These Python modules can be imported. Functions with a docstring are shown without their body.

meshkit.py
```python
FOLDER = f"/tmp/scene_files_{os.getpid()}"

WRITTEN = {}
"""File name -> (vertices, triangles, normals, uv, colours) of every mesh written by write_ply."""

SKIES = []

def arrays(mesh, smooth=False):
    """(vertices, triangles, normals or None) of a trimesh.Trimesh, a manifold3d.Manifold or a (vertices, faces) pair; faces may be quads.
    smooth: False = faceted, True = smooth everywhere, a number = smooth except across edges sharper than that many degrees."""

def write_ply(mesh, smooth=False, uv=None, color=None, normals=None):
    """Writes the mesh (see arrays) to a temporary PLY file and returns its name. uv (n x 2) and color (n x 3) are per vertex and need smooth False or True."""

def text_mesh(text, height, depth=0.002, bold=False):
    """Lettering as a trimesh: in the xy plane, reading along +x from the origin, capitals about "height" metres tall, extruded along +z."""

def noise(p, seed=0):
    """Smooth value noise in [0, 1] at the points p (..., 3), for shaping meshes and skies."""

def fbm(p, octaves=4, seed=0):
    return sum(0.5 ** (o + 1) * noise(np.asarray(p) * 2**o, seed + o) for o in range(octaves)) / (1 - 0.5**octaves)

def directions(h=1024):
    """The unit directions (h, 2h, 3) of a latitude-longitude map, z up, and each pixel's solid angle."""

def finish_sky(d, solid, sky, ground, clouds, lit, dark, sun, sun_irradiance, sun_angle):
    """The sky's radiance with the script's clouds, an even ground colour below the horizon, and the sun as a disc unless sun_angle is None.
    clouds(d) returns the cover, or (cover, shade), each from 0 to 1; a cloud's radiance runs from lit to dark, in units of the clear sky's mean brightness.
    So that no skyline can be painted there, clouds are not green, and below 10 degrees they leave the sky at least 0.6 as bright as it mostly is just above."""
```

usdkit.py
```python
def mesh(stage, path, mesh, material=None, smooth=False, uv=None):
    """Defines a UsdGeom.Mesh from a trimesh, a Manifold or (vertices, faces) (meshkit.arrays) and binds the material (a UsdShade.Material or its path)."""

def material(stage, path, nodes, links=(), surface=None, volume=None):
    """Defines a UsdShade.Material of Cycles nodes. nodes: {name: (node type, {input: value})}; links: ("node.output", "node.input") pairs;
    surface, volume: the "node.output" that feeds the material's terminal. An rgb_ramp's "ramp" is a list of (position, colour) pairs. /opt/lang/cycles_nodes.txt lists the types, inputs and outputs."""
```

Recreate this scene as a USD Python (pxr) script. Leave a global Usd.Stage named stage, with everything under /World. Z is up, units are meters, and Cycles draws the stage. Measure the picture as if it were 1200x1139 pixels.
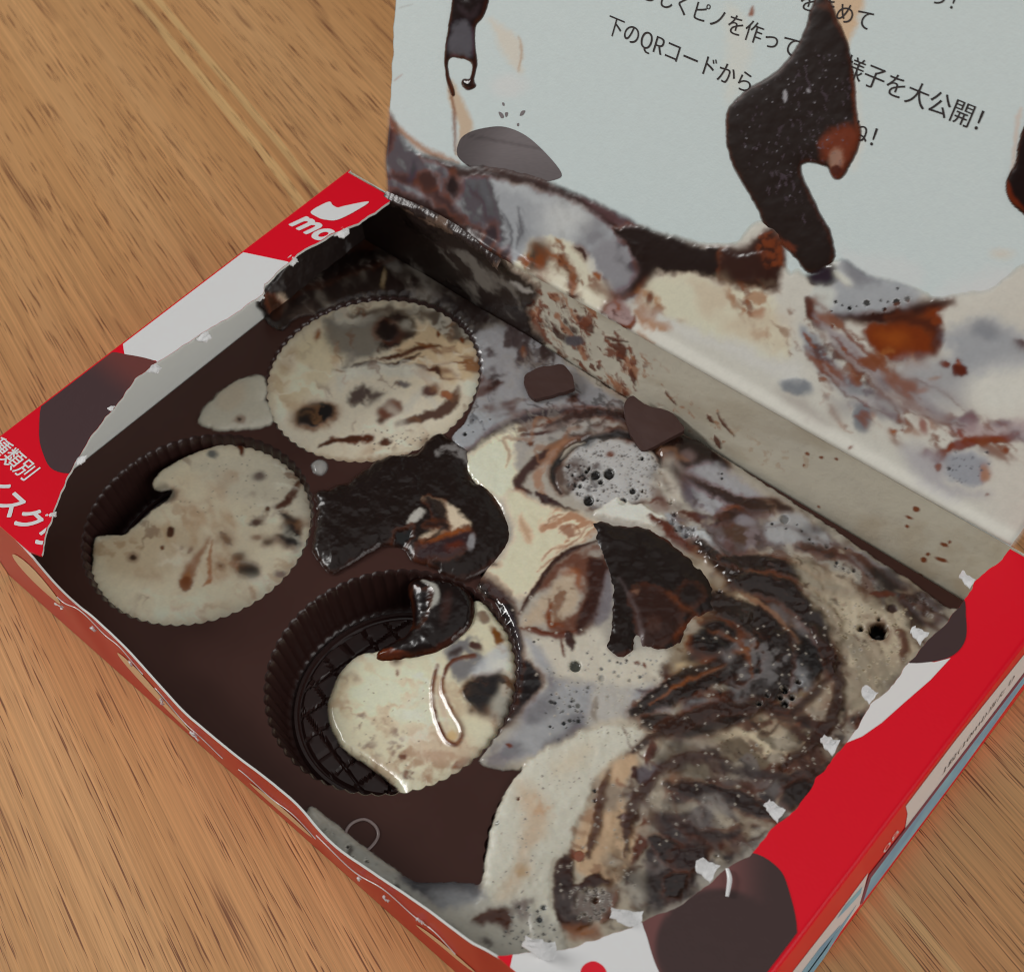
import math, glob, random
import numpy as np, trimesh, usdkit, meshkit
from scipy.spatial import cKDTree
from scipy.ndimage import gaussian_filter
from scipy.spatial.transform import Rotation
from shapely.geometry import Polygon
from shapely import box as sbox
from shapely import affinity, union_all
from shapely.ops import unary_union
from pxr import Usd, UsdGeom, UsdLux, UsdShade, Gf, Sdf, Vt

random.seed(3); RNG = np.random.default_rng(7)
stage = Usd.Stage.CreateInMemory()
UsdGeom.SetStageUpAxis(stage, 'Z'); UsdGeom.SetStageMetersPerUnit(stage, 1.0)
UsdGeom.Xform.Define(stage, '/World')

# ------------------------------------------------------------------ camera (solved from the photograph; box frame: x long side, y towards the lid)
EYE = np.array([0.15953831, -0.03123054, 0.18853744])
ROT = Rotation.from_rotvec([2.38414336, 0.86768936, -0.39744856]).as_matrix()   # world -> camera (right, down, forward)
FPX = 1662.4134                                                                # focal length in photograph pixels (1200 wide)
L, W, H, ZT = 0.13724728, 0.08564187, 0.02692428, 0.0110244                     # carton length, depth, height, tray height
PITCH, QROW, RIM = 0.043, 0.03924578, 0.01840098
cam = UsdGeom.Camera.Define(stage, '/World/camera')
m4 = np.eye(4); m4[0, :3] = ROT[0]; m4[1, :3] = -ROT[1]; m4[2, :3] = -ROT[2]; m4[3, :3] = EYE
cam.AddTransformOp().Set(Gf.Matrix4d(*m4.ravel().tolist()))
cam.CreateHorizontalApertureAttr(36.0); cam.CreateVerticalApertureAttr(36.0 * 971 / 1024)
cam.CreateFocalLengthAttr(36.0 * FPX / 1200); cam.CreateClippingRangeAttr(Gf.Vec2f(0.01, 50))
cam.CreateFStopAttr(48.0); cam.CreateFocusDistanceAttr(0.207)
cam.CreateExposureAttr(0.25)

# ------------------------------------------------------------------ light: a soft window high on the far right, pale ceiling, dim room
def rect(name, pos, target, w, h, inten, col):
    l = UsdLux.RectLight.Define(stage, '/World/' + name)
    z = np.array(pos, float) - np.array(target, float); z /= np.linalg.norm(z)
    x = np.cross([0, 0, 1.0], z); x /= np.linalg.norm(x); y = np.cross(z, x)
    m = np.eye(4); m[0, :3], m[1, :3], m[2, :3], m[3, :3] = x, y, z, pos
    l.AddTransformOp().Set(Gf.Matrix4d(*m.ravel().tolist()))
    l.CreateWidthAttr(w); l.CreateHeightAttr(h); l.CreateIntensityAttr(inten); l.CreateColorAttr(Gf.Vec3f(*col))
CEN = np.array([0.07, 0.04, 0.015])
rect('window_light', CEN + np.array([-1.15, -0.6, 0.72]), CEN, 0.42, 0.36, 18.5, (1.0, 0.99, 0.97))
rect('far_window_light', CEN + np.array([1.2, 0.05, 0.62]), CEN, 1.0, 0.7, 2.5, (1.0, 0.98, 0.96))
rect('ceiling_light', CEN + np.array([-0.1, -0.1, 1.5]), CEN, 1.6, 1.6, 0.38, (1.0, 0.99, 0.98))
dome = UsdLux.DomeLight.Define(stage, '/World/room_light')
dm = usdkit.material(stage, '/World/Looks/room', {'b': ('background_shader', {'color': (0.98, 0.98, 0.97), 'strength': 0.08})}, surface='b.background')
UsdShade.MaterialBindingAPI.Apply(dome.GetPrim()).Bind(dm)

# ------------------------------------------------------------------ helpers
def proj(P):
    X = (np.asarray(P, float) - EYE) @ ROT.T
    return np.stack([600 + FPX * X[..., 0] / X[..., 2], 569.5 + FPX * X[..., 1] / X[..., 2]], -1)
def hit(px, n, o):                                   # photograph pixel -> point of a plane
    px = np.asarray(px, float)
    d = np.stack([(px[..., 0] - 600) / FPX, (px[..., 1] - 569.5) / FPX, np.ones(px.shape[:-1])], -1) @ ROT
    n = np.asarray(n, float); t = ((np.asarray(o, float) - EYE) @ n) / (d @ n)
    return EYE + d * t[..., None]
TILT = math.radians(30)
LN = np.array([0, -math.cos(TILT), math.sin(TILT)]); LU = np.array([0, math.sin(TILT), math.cos(TILT)]); HINGE = np.array([0, W, H])
def zp(px, z): return hit(px, [0, 0, 1], [0, 0, z])
def lp(px):                                          # pixel -> (along hinge, up the lid)
    d = hit(px, LN, HINGE) - HINGE
    return np.stack([d[..., 0], d @ LU], -1)
def lid_pt(s, t, o=0.0): return HINGE + np.asarray(s)[..., None] * np.array([1.0, 0, 0]) + np.asarray(t)[..., None] * LU + np.asarray(o)[..., None] * LN

def lin(c):
    c = np.asarray(c, float) / 255
    return np.where(c <= 0.04045, c / 12.92, ((c + 0.055) / 1.055) ** 2.4)
def alb(c, e=0.6):
    a = lin(c) / e; y = a.mean(-1, keepdims=True); return np.clip(a * y / (y + 0.014), 0.003, 0.9)
def sstep(a, b, x):
    t = np.clip((x - a) / (b - a + 1e-12), 0, 1); return t * t * (3 - 2 * t)
def fbm2(P, scale, octs=4, seed=0, ang=0.0, stretch=1.0):
    c, s = math.cos(ang), math.sin(ang)
    u = (P[:, 0] * c + P[:, 1] * s) / stretch; v = -P[:, 0] * s + P[:, 1] * c
    return meshkit.fbm(np.stack([u / scale + 31.7 * seed, v / scale - 17.3 * seed, np.full(len(P), seed * 7.7)], -1), octs, seed)
names = {}
def numbered(parent, name):
    k = (parent, name); n = names.get(k, 0); names[k] = n + 1
    return f'{parent}/{name}' + (f'_{n:03d}' if n else '')
def tag(prim, label=None, cat=None, group=None, kind=None):
    p = prim.GetPrim() if hasattr(prim, 'GetPrim') else prim
    for k, v in (('label', label), ('category', cat), ('group', group), ('kind', kind)):
        if v: p.SetCustomDataByKey(k, v)
    return p
def thing(name, label, cat, group=None, kind=None):
    x = UsdGeom.Xform.Define(stage, numbered('/World', name)); tag(x, label, cat, group, kind)
    return str(x.GetPath())
def put(name, mesh, mat, parent='/World', smooth=False, **kw):
    m = usdkit.mesh(stage, numbered(parent, name), mesh, mat, smooth=smooth); tag(m, **kw); return str(m.GetPath())
def vnormals(V, F):
    n = np.zeros_like(V); f = np.cross(V[F[:, 1]] - V[F[:, 0]], V[F[:, 2]] - V[F[:, 0]])
    for k in range(3): np.add.at(n, F[:, k], f)
    return n / np.maximum(np.linalg.norm(n, axis=1, keepdims=True), 1e-15)
def put_painted(name, V, F, mat, parent='/World', col=None, rgh=None, cov=None, **kw):
    used = np.unique(F); remap = np.full(len(V), -1); remap[used] = np.arange(len(used)); F = remap[F]; V = V[used]
    m = UsdGeom.Mesh.Define(stage, numbered(parent, name))
    m.CreatePointsAttr(Vt.Vec3fArray.FromNumpy(V.astype(np.float32)))
    m.CreateFaceVertexCountsAttr(Vt.IntArray.FromNumpy(np.full(len(F), 3, np.int32)))
    m.CreateFaceVertexIndicesAttr(Vt.IntArray.FromNumpy(F.astype(np.int32).ravel())); m.CreateSubdivisionSchemeAttr('none')
    m.CreateNormalsAttr(Vt.Vec3fArray.FromNumpy(vnormals(V, F).astype(np.float32))); m.SetNormalsInterpolation('vertex')
    api = UsdGeom.PrimvarsAPI(m)
    api.CreatePrimvar('col', Sdf.ValueTypeNames.Color3fArray, 'vertex').Set(Vt.Vec3fArray.FromNumpy(col[used].astype(np.float32)))
    for nm, a in (('rgh', rgh), ('cov', cov)):
        if a is not None: api.CreatePrimvar(nm, Sdf.ValueTypeNames.FloatArray, 'vertex').Set(Vt.FloatArray.FromNumpy(a[used].astype(np.float32)))
    UsdShade.MaterialBindingAPI.Apply(m.GetPrim()).Bind(UsdShade.Material.Get(stage, mat)); tag(m, **kw)
    return str(m.GetPath())
def grid_faces(nu, nv):
    i, j = np.meshgrid(np.arange(nu - 1), np.arange(nv - 1), indexing='ij'); a = (i * nv + j).ravel()
    return np.vstack([np.stack([a, a + nv, a + nv + 1], 1), np.stack([a, a + nv + 1, a + 1], 1)])
def spline(pts, closed=True, sub=4):
    p = np.asarray(pts, float)
    if len(p) < 3: return p
    q = np.vstack([p[-1], p, p[0], p[1]]) if closed else np.vstack([2 * p[0] - p[1], p, 2 * p[-1] - p[-2]])
    out = []; t = np.linspace(0, 1, sub, endpoint=False)[:, None]
    for k in range(len(q) - 3):
        a, b, c, d = q[k:k + 4]
        out.append(0.5 * (2 * b + (c - a) * t + (2 * a - 5 * b + 4 * c - d) * t ** 2 + (3 * b - a - 3 * c + d) * t ** 3))
    if not closed: out.append(p[-1:])
    return np.vstack(out)
def tri(poly):
    polys = poly.geoms if hasattr(poly, 'geoms') else [poly]
    vs, fs, n = [], [], 0
    for g in polys:
        if g.geom_type != 'Polygon' or g.area < 1e-12: continue
        v, f = trimesh.creation.triangulate_polygon(g, engine='earcut')
        vs.append(np.asarray(v)); fs.append(np.asarray(f) + n); n += len(v)
    return np.vstack(vs), np.vstack(fs)
def sheet(poly, fn):
    """A flat print: the polygon's triangles carried onto a surface by fn(uv)."""
    v, f = tri(poly); P = fn(v)
    return P, f

# ------------------------------------------------------------------ painting of soft coloured matter, layer over layer, in coordinates read from the photograph
FR = .28
class Paint:
    def __init__(s, P2, base, seed=0, e=0.55, rough=0.4):
        s.P = P2; n = len(P2); s.e = e; s.C = np.tile(alb(base, e), (n, 1)); s.h = np.zeros(n); s.r = np.full(n, rough); s.o = (0, 0, 1.0)
        w = lambda sc, k: np.stack([fbm2(P2, sc, 3, seed + k), fbm2(P2, sc, 3, seed + k + 1)], -1) * 2 - 1
        s.w = w(9, 11) * 1.1 + w(30, 21) * 0.9; s.wf = w(3.2, 31)
        s.tree = None; s.k = seed; s.bm = np.zeros(n)
    def Z(s, ox, oy, sc): s.o = (ox, oy, sc); return s
    def _pt(s, p): return np.asarray(p, float) / s.o[2] + np.array(s.o[:2])
    def _near(s, lo, hi):
        P = s.P; return np.nonzero((P[:, 0] > lo[0]) & (P[:, 0] < hi[0]) & (P[:, 1] > lo[1]) & (P[:, 1] < hi[1]))[0]
    def _apply(s, idx, a, col, op, h, r, mott, hedge):
        if mott is not None:
            sc, lo, hi = mott[:3]; ang = mott[3] if len(mott) > 3 else 0; st = mott[4] if len(mott) > 4 else 1
            s.k += 1; Q = s.P[idx] + s.w[idx] * 3
            a = a * sstep(lo - .03, hi + .035, fbm2(Q, sc, 4, 40 + s.k % 60, math.radians(ang), st))
        a = a * op
        if col is not None: s.C[idx] += (alb(col, s.e) - s.C[idx]) * a[:, None]
        if r is not None: s.r[idx] += (r - s.r[idx]) * a
        if h: s.h[idx] += h * 1e-3 * a
    def blend(s, shape, sig=2.0, seed=0, lo=.47, hi=.68, top=.8):
        """Lets the colours run into each other: liquid in some places, still crisp in others."""
        C = s.C.reshape(*shape, 3); f = lambda g: np.stack([gaussian_filter(C[..., k], g) for k in range(3)], -1).reshape(-1, 3)
        m = (sstep(lo, hi, fbm2(s.P, 34, 3, seed + 77)) * top * (1 - s.bm))[:, None]; fine = f(.6); s.C = s.C + (fine - s.C) * (.6 * (1 - s.bm))[:, None]; s.C += (f(sig) - s.C) * m
        m2 = (sstep(.6, .76, fbm2(s.P, 46, 3, seed + 87)) * .6 * (1 - s.bm))[:, None]; s.C += (f(sig * 2.2) - s.C) * m2; s.h = gaussian_filter(s.h.reshape(shape), .6).ravel(); return s
    def grain(s, a=.09, b=.07):
        m = s.C.mean(1, keepdims=True); s.C = m + (s.C - m) * np.where(s.C[:, 2:] > s.C[:, :1], .45, np.where(m > .22, .94, 1.12)); s.C = np.clip(s.C, .002, .88); s.C *= (1 + a * 2 * (meshkit.noise(np.c_[s.P / 1.5, np.full(len(s.P), 3.3)], 5) - .5) + b * 2 * (fbm2(s.P, 5, 3, 71) - .5))[:, None]; return s
    def veins(s, pts, col, scale=24, lo=.9, hi=.98, op=.7, ang=0, stretch=1.0, msc=60, mlo=.4, mhi=.6, seed=1, wr=6):
        p = spline(s._pt(pts)); idx = s._near(p.min(0) - 8, p.max(0) + 8); Q = s.P[idx] + s.w[idx] * wr
        v = 1 - np.abs(2 * fbm2(Q, scale, 4, seed, math.radians(ang), stretch) - 1); a = sstep(lo, hi, v) * sstep(mlo, mhi, fbm2(s.P[idx], msc, 2, seed + 9)) * sstep(4, -4, sdist(s.P[idx], p))
        s._apply(idx, a, col, op, 0, None, None, 0); return s
    def _lay(s, idx, d, soft, col, op, h, r, mott):
        if mott is None and col is not None and col[0] < 72 and col[0] > col[2] + 6 and op > .6:
            s.k += 1; n = fbm2(s.P[idx], 7, 3, 90 + s.k % 9); s._apply(idx, sstep(3.2, -2.2, d - 2.2 + 7 * (n - .62)), (116, 62, 38), .5 * op, 0, None, mott, 0)
        s._apply(idx, sstep(soft, -soft, d), col, op, h, r, mott, 0)
    def poly(s, pts, col, soft=1.5, warp=3, op=1, h=0, r=None, mott=None, raw=False):
        p = s._pt(pts); p = p if raw else spline(p); m = abs(warp) * 2 + soft * 2 + 2
        soft = soft * 1.5 + .4; idx = s._near(p.min(0) - m, p.max(0) + m)
        if not len(idx): return s
        s._lay(idx, sdist(s.P[idx] + s.w[idx] * warp * 1.3 + s.wf[idx] * min(warp, 2) * .9, p), soft, col, op, h, r, mott); return s
    def line(s, pts, w, col, soft=1.2, warp=2, op=1, h=0, r=None, mott=None, taper=True):
        p = spline(s._pt(pts), False); w = w / s.o[2] / 2; m = w + abs(warp) * 2 + soft * 2 + 2
        idx = s._near(p.min(0) - m, p.max(0) + m)
        if not len(idx): return s
        Q = s.P[idx] + s.w[idx] * warp + s.wf[idx] * min(warp, 2) * .8
        best = np.full(len(idx), 1e9); par = np.zeros(len(idx)); n = len(p) - 1
        for k in range(n):
            a, d = p[k], p[k + 1] - p[k]; t = np.clip(((Q - a) @ d) / (d @ d + 1e-9), 0, 1)
            dd = np.hypot(*(Q - a - t[:, None] * d).T); b = dd < best; best[b] = dd[b]; par[b] = (k + t[b]) / n
        ww = w * (np.minimum(1, 0.35 + 2.6 * np.minimum(par, 1 - par)) if taper else 1)
        s._lay(idx, best - ww, soft * 1.2 + .2, col, op, h, r, mott); return s
    def ell(s, cx, cy, rx, ry, col, ang=0, soft=1.5, warp=1.5, op=1, h=0, r=None, mott=None):
        c = s._pt((cx, cy)); rx, ry = rx / s.o[2], ry / s.o[2]; m = max(rx, ry) + warp * 2 + soft * 2 + 2
        idx = s._near(c - m, c + m)
        if not len(idx): return s
        Q = s.P[idx] + s.w[idx] * warp + s.wf[idx] * min(warp, 2) * .8 - c; ca, sa = math.cos(math.radians(ang)), math.sin(math.radians(ang))
        u, v = Q[:, 0] * ca + Q[:, 1] * sa, -Q[:, 0] * sa + Q[:, 1] * ca
        s._lay(idx, (np.hypot(u / rx, v / ry) - 1) * min(rx, ry), soft, col, op, h, r, mott); return s
    def bub(s, cx, cy, r, col=(26, 22, 20), rim=None, h=-0.25, soft=.7):
        if s.tree is None: s.tree = cKDTree(s.P)
        c = s._pt((cx, cy)); r = r / s.o[2]
        idx = np.array(s.tree.query_ball_point(c, r + 3), int)
        if not len(idx): return s
        d = np.hypot(*(s.P[idx] - c).T); s.bm[idx] = np.maximum(s.bm[idx], sstep(2.0, .6, d - r))
        if rim is not None: s._apply(idx, sstep(soft, -soft, np.abs(d - r) - .7), rim, .8, 0.05, None, None, 0)
        s._apply(idx, sstep(soft, -soft, d - r), col, 1, h, .25, None, 0); return s
    def bubs(s, pts, n, r0, r1, col, rim=None, op_h=-0.12, raw=False):
        p = spline(s._pt(pts)); pg = Polygon(p).buffer(0); lo, hi = p.min(0), p.max(0); o = s.o; s.o = (0, 0, 1.0); k = 0; rg = np.random.default_rng(s.k + n)
        from shapely import contains_xy
        while k < n:
            q = lo + (hi - lo) * rg.random(2)
            if not contains_xy(pg, *q): k += .3; continue
            rr = r0 + (r1 - r0) * rg.random() ** 3; c = np.array(col) + rg.integers(-14, 15); s.bub(q[0], q[1], rr, np.clip(c, 5, 255), rim, op_h * min(1.5, rr)); k += 1
        s.o = o; return s
def sdist(Q, p):
    """Signed distance (negative inside) of the points Q to the closed polygon p."""
    best = np.full(len(Q), 1e18); inside = np.zeros(len(Q), bool); q = np.roll(p, -1, 0)
    for a, b in zip(p, q):
        d = b - a; t = np.clip(((Q - a) @ d) / (d @ d + 1e-12), 0, 1); e = Q - a - t[:, None] * d
        best = np.minimum(best, e[:, 0] ** 2 + e[:, 1] ** 2)
        if a[1] != b[1]:
            c = (a[1] > Q[:, 1]) != (b[1] > Q[:, 1])
            inside ^= c & (Q[:, 0] < d[0] * (Q[:, 1] - a[1]) / d[1] + a[0])
    return np.where(inside, -1, 1) * np.sqrt(best)

# ------------------------------------------------------------------ materials
LK = '/World/Looks/'
def mat(name, nodes, links=(), surface='p.BSDF'): usdkit.material(stage, LK + name, nodes, links, surface); return LK + name
def plain(name, c, rough=.5, spec=.5, e=.6, bump=0.0, bscale=900, var=.0, **kw):
    nd = {'p': ('principled_bsdf', {'base_color': tuple(alb(c, e)), 'roughness': rough, 'specular_ior_level': spec, **kw})}; lk = []
    if bump or var:
        nd |= {'g': ('geometry', {}), 'n': ('noise_texture', {'scale': bscale, 'detail': 4.0})}; lk += [('g.position', 'n.vector')]
    if bump: nd['b'] = ('bump', {'strength': bump, 'distance': 0.0003}); lk += [('n.fac', 'b.height'), ('b.normal', 'p.normal')]
    if var:
        a = alb(c, e); nd['n2'] = ('noise_texture', {'scale': 120.0, 'detail': 5.0}); nd['r'] = ('rgb_ramp', {'ramp': [(0.3, tuple(a * (1 - var))), (0.7, tuple(np.minimum(a * (1 + var), .9)))]})
        lk += [('g.position', 'n2.vector'), ('n2.fac', 'r.fac'), ('r.color', 'p.base_color')]
    return mat(name, nd, lk)
def painted(name, bump=.25, bscale=1600, cov=False, sss=0.0, coat=0.0, spec=.5):
    nd = {'c': ('attribute', {'attribute': 'col'}), 'r': ('attribute', {'attribute': 'rgh'}), 'g': ('geometry', {}), 'n': ('noise_texture', {'scale': bscale, 'detail': 3.0}),
          'b': ('bump', {'strength': bump, 'distance': 0.0003}),
          'p': ('principled_bsdf', {'specular_ior_level': spec, 'subsurface_weight': sss, 'subsurface_scale': 0.0006, 'subsurface_radius': (1.0, .7, .5), 'coat_weight': coat, 'coat_roughness': .08})}
    lk = [('c.color', 'p.base_color'), ('r.fac', 'p.roughness'), ('g.position', 'n.vector'), ('n.fac', 'b.height'), ('b.normal', 'p.normal')]
    if cov:
        nd |= {'t': ('transparent_bsdf', {}), 'a': ('attribute', {'attribute': 'cov'}), 'm': ('mix_closure', {})}
        lk += [('a.fac', 'm.fac'), ('t.BSDF', 'm.closure1'), ('p.BSDF', 'm.closure2')]
    return mat(name, nd, lk, 'm.closure' if cov else 'p.BSDF')
M_MELT = painted('melted_cream', .07, 1500, True, sss=.25, spec=.55)
M_SMEAR = painted('smear', .05, 1500, True, spec=.45)
M_CHOC = painted('chocolate_sauce', .08, 600, True, spec=.38)
M_PAPER = painted('stained_card', .12, 2600, False, spec=.35)
M_PRINT = painted('photo_print', .05, 2600, False, spec=.4)
def card(name, d, c, e=.62, inner=(196, 198, 194)):
    """Printed carton board: colour on the faces that look along d (the outside), pale board on the inside and on torn edges."""
    return mat(name, {'g': ('geometry', {}), 's': ('vector_math', {'math_type': 'dot_product', 'vector2': d}), 'k': ('math', {'math_type': 'greater_than', 'value2': 0.2}),
                      'n': ('noise_texture', {'scale': 2500.0, 'detail': 3.0}), 'b': ('bump', {'strength': .08, 'distance': .0002}),
                      'm': ('mix', {'color1': tuple(alb(inner, .66)), 'color2': tuple(alb(c, e))}), 'ro': ('map_range', {'to_min': .75, 'to_max': .33}), 'p': ('principled_bsdf', {'specular_ior_level': .28})},
               [('g.true_normal', 's.vector1'), ('s.value', 'k.value1'), ('k.value', 'm.fac'), ('m.color', 'p.base_color'), ('k.value', 'ro.value'), ('ro.result', 'p.roughness'),
                ('g.position', 'n.vector'), ('n.fac', 'b.height'), ('b.normal', 'p.normal')])
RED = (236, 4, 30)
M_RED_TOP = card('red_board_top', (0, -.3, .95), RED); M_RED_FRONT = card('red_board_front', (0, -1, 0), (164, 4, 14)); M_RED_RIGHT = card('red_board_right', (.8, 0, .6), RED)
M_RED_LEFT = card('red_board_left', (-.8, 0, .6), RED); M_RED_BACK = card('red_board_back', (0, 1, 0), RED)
M_WHITE = plain('white_print', (214, 212, 214), .4, .4, .62); M_INK = plain('dark_grey_ink', (62, 58, 60), .5, .3); M_INK2 = plain('black_ink', (52, 46, 46), .5, .3)
M_TORN = plain('torn_fibre', (222, 220, 217), .9, .2, .76, .5, 2500); M_BLUE = plain('blue_print', (110, 165, 220), .4, .4, .62, 0, 900, .25); M_CREAMP = plain('cream_print', (190, 165, 130), .4, .4)
M_RED_DOT = plain('red_print', (200, 12, 34), .4, .4); M_BROWNP = plain('brown_line_print', (110, 45, 75), .4, .4)
M_TRAY = plain('dark_brown_tray', (66, 42, 37), .34, .16, .64, .05, 700, .06); M_WELL = plain('dark_brown_well', (50, 31, 28), .28, .42, .62, .06, 900)
M_SHARD = plain('chocolate_shell', (62, 42, 38), .5, .35, .55, .25, 700, .08); M_FILM = plain('clear_film_scrap', (214, 206, 208), .2, .6)

# ------------------------------------------------------------------ table: one wooden board, open-pored grain running down to the right
gx, gy = math.cos(math.radians(-17)), math.sin(math.radians(-17))
M_WOOD = mat('oiled_oak', {
    'g': ('geometry', {}), 'rot': ('mapping', {'rotation': (0, 0, math.radians(17))}),
    'st': ('mapping', {'scale': (3, 70, 3)}), 'st2': ('mapping', {'scale': (75, 3300, 75)}), 'st3': ('mapping', {'scale': (16, 210, 16)}), 'st4': ('mapping', {'scale': (9, 2300, 9)}),
    'n1': ('noise_texture', {'scale': 1.0, 'detail': 3.0, 'roughness': .5}), 'n2': ('noise_texture', {'scale': 1.0, 'detail': 1.6, 'roughness': .6}),
    'n3': ('noise_texture', {'scale': 1.0, 'detail': 1.0}), 'n4': ('noise_texture', {'scale': 1.0, 'detail': 1.0, 'roughness': .5}),
    'r1': ('rgb_ramp', {'ramp': [(.25, tuple(alb((182, 133, 84), .67))), (.5, tuple(alb((191, 143, 94), .67))), (.75, tuple(alb((201, 155, 106), .67)))]}),
    'pore': ('map_range', {'from_min': .585, 'from_max': .63, 'to_min': 0.0, 'to_max': 1.0}), 'zone': ('map_range', {'from_min': .40, 'from_max': .58, 'to_min': .2, 'to_max': 1.0}), 'pz': ('math', {'math_type': 'multiply'}),
    'fine': ('map_range', {'from_min': .3, 'from_max': .7, 'to_min': .80, 'to_max': 1.10}),
    'mf': ('mix', {'mix_type': 'multiply', 'fac': 1.0}), 'mp': ('mix', {'color2': tuple(alb((122, 80, 52), .66))}), 'cl': ('math', {'math_type': 'multiply', 'value2': .85}),
    # two pale sapwood streaks at the far left
    'sx': ('separate_xyz', {}), 'wob': ('noise_texture', {'scale': 1.0, 'detail': 2.0}), 'stw': ('mapping', {'scale': (14, 14, 14)}), 'wadd': ('math', {'math_type': 'multiply_add', 'value2': .006, 'value3': -.003}), 'yw': ('math', {'math_type': 'add'}),
    'd1': ('math', {'math_type': 'compare', 'value2': .0802, 'value3': .0010}), 'd2': ('math', {'math_type': 'compare', 'value2': .0842, 'value3': .0008}), 'dm': ('math', {'math_type': 'maximum'}), 'dk': ('math', {'math_type': 'multiply', 'value2': .7}),
    'ms': ('mix', {'color2': tuple(alb((222, 172, 118), .68))}),
    'hb': ('math', {'math_type': 'multiply_add', 'value2': -1.0, 'value3': 1.0}), 'b': ('bump', {'strength': .08, 'distance': .0001}),
    'p': ('principled_bsdf', {'roughness': .36, 'specular_ior_level': .5})},
    [('g.position', 'rot.vector'), ('rot.vector', 'st.vector'), ('rot.vector', 'st2.vector'), ('rot.vector', 'st3.vector'), ('rot.vector', 'st4.vector'), ('st.vector', 'n1.vector'), ('st2.vector', 'n2.vector'), ('st3.vector', 'n3.vector'), ('st4.vector', 'n4.vector'),
     ('n1.fac', 'r1.fac'), ('n2.fac', 'pore.value'), ('n3.fac', 'zone.value'), ('pore.result', 'pz.value1'), ('zone.result', 'pz.value2'), ('n4.fac', 'fine.value'),
     ('rot.vector', 'sx.vector'), ('rot.vector', 'stw.vector'), ('stw.vector', 'wob.vector'), ('wob.fac', 'wadd.value1'), ('sx.y', 'yw.value1'), ('wadd.value', 'yw.value2'), ('yw.value', 'd1.value1'), ('yw.value', 'd2.value1'), ('d1.value', 'dm.value1'), ('d2.value', 'dm.value2'), ('dm.value', 'dk.value1'),
     ('r1.color', 'ms.color1'), ('dk.value', 'ms.fac'), ('ms.color', 'mf.color1'), ('fine.result', 'mf.color2'), ('mf.color', 'mp.color1'), ('pz.value', 'cl.value1'), ('cl.value', 'mp.fac'), ('mp.color', 'p.base_color'),
     ('pz.value', 'hb.value1'), ('hb.value', 'b.height'), ('b.normal', 'p.normal')])
tb = trimesh.creation.box((1.1, 0.9, 0.03)); tb.apply_translation((0.12, 0.05, -0.0151))
put('table_top', tb, M_WOOD, label='honey brown oak table top with dark open pores under the carton', cat='table', kind='structure')

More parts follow.
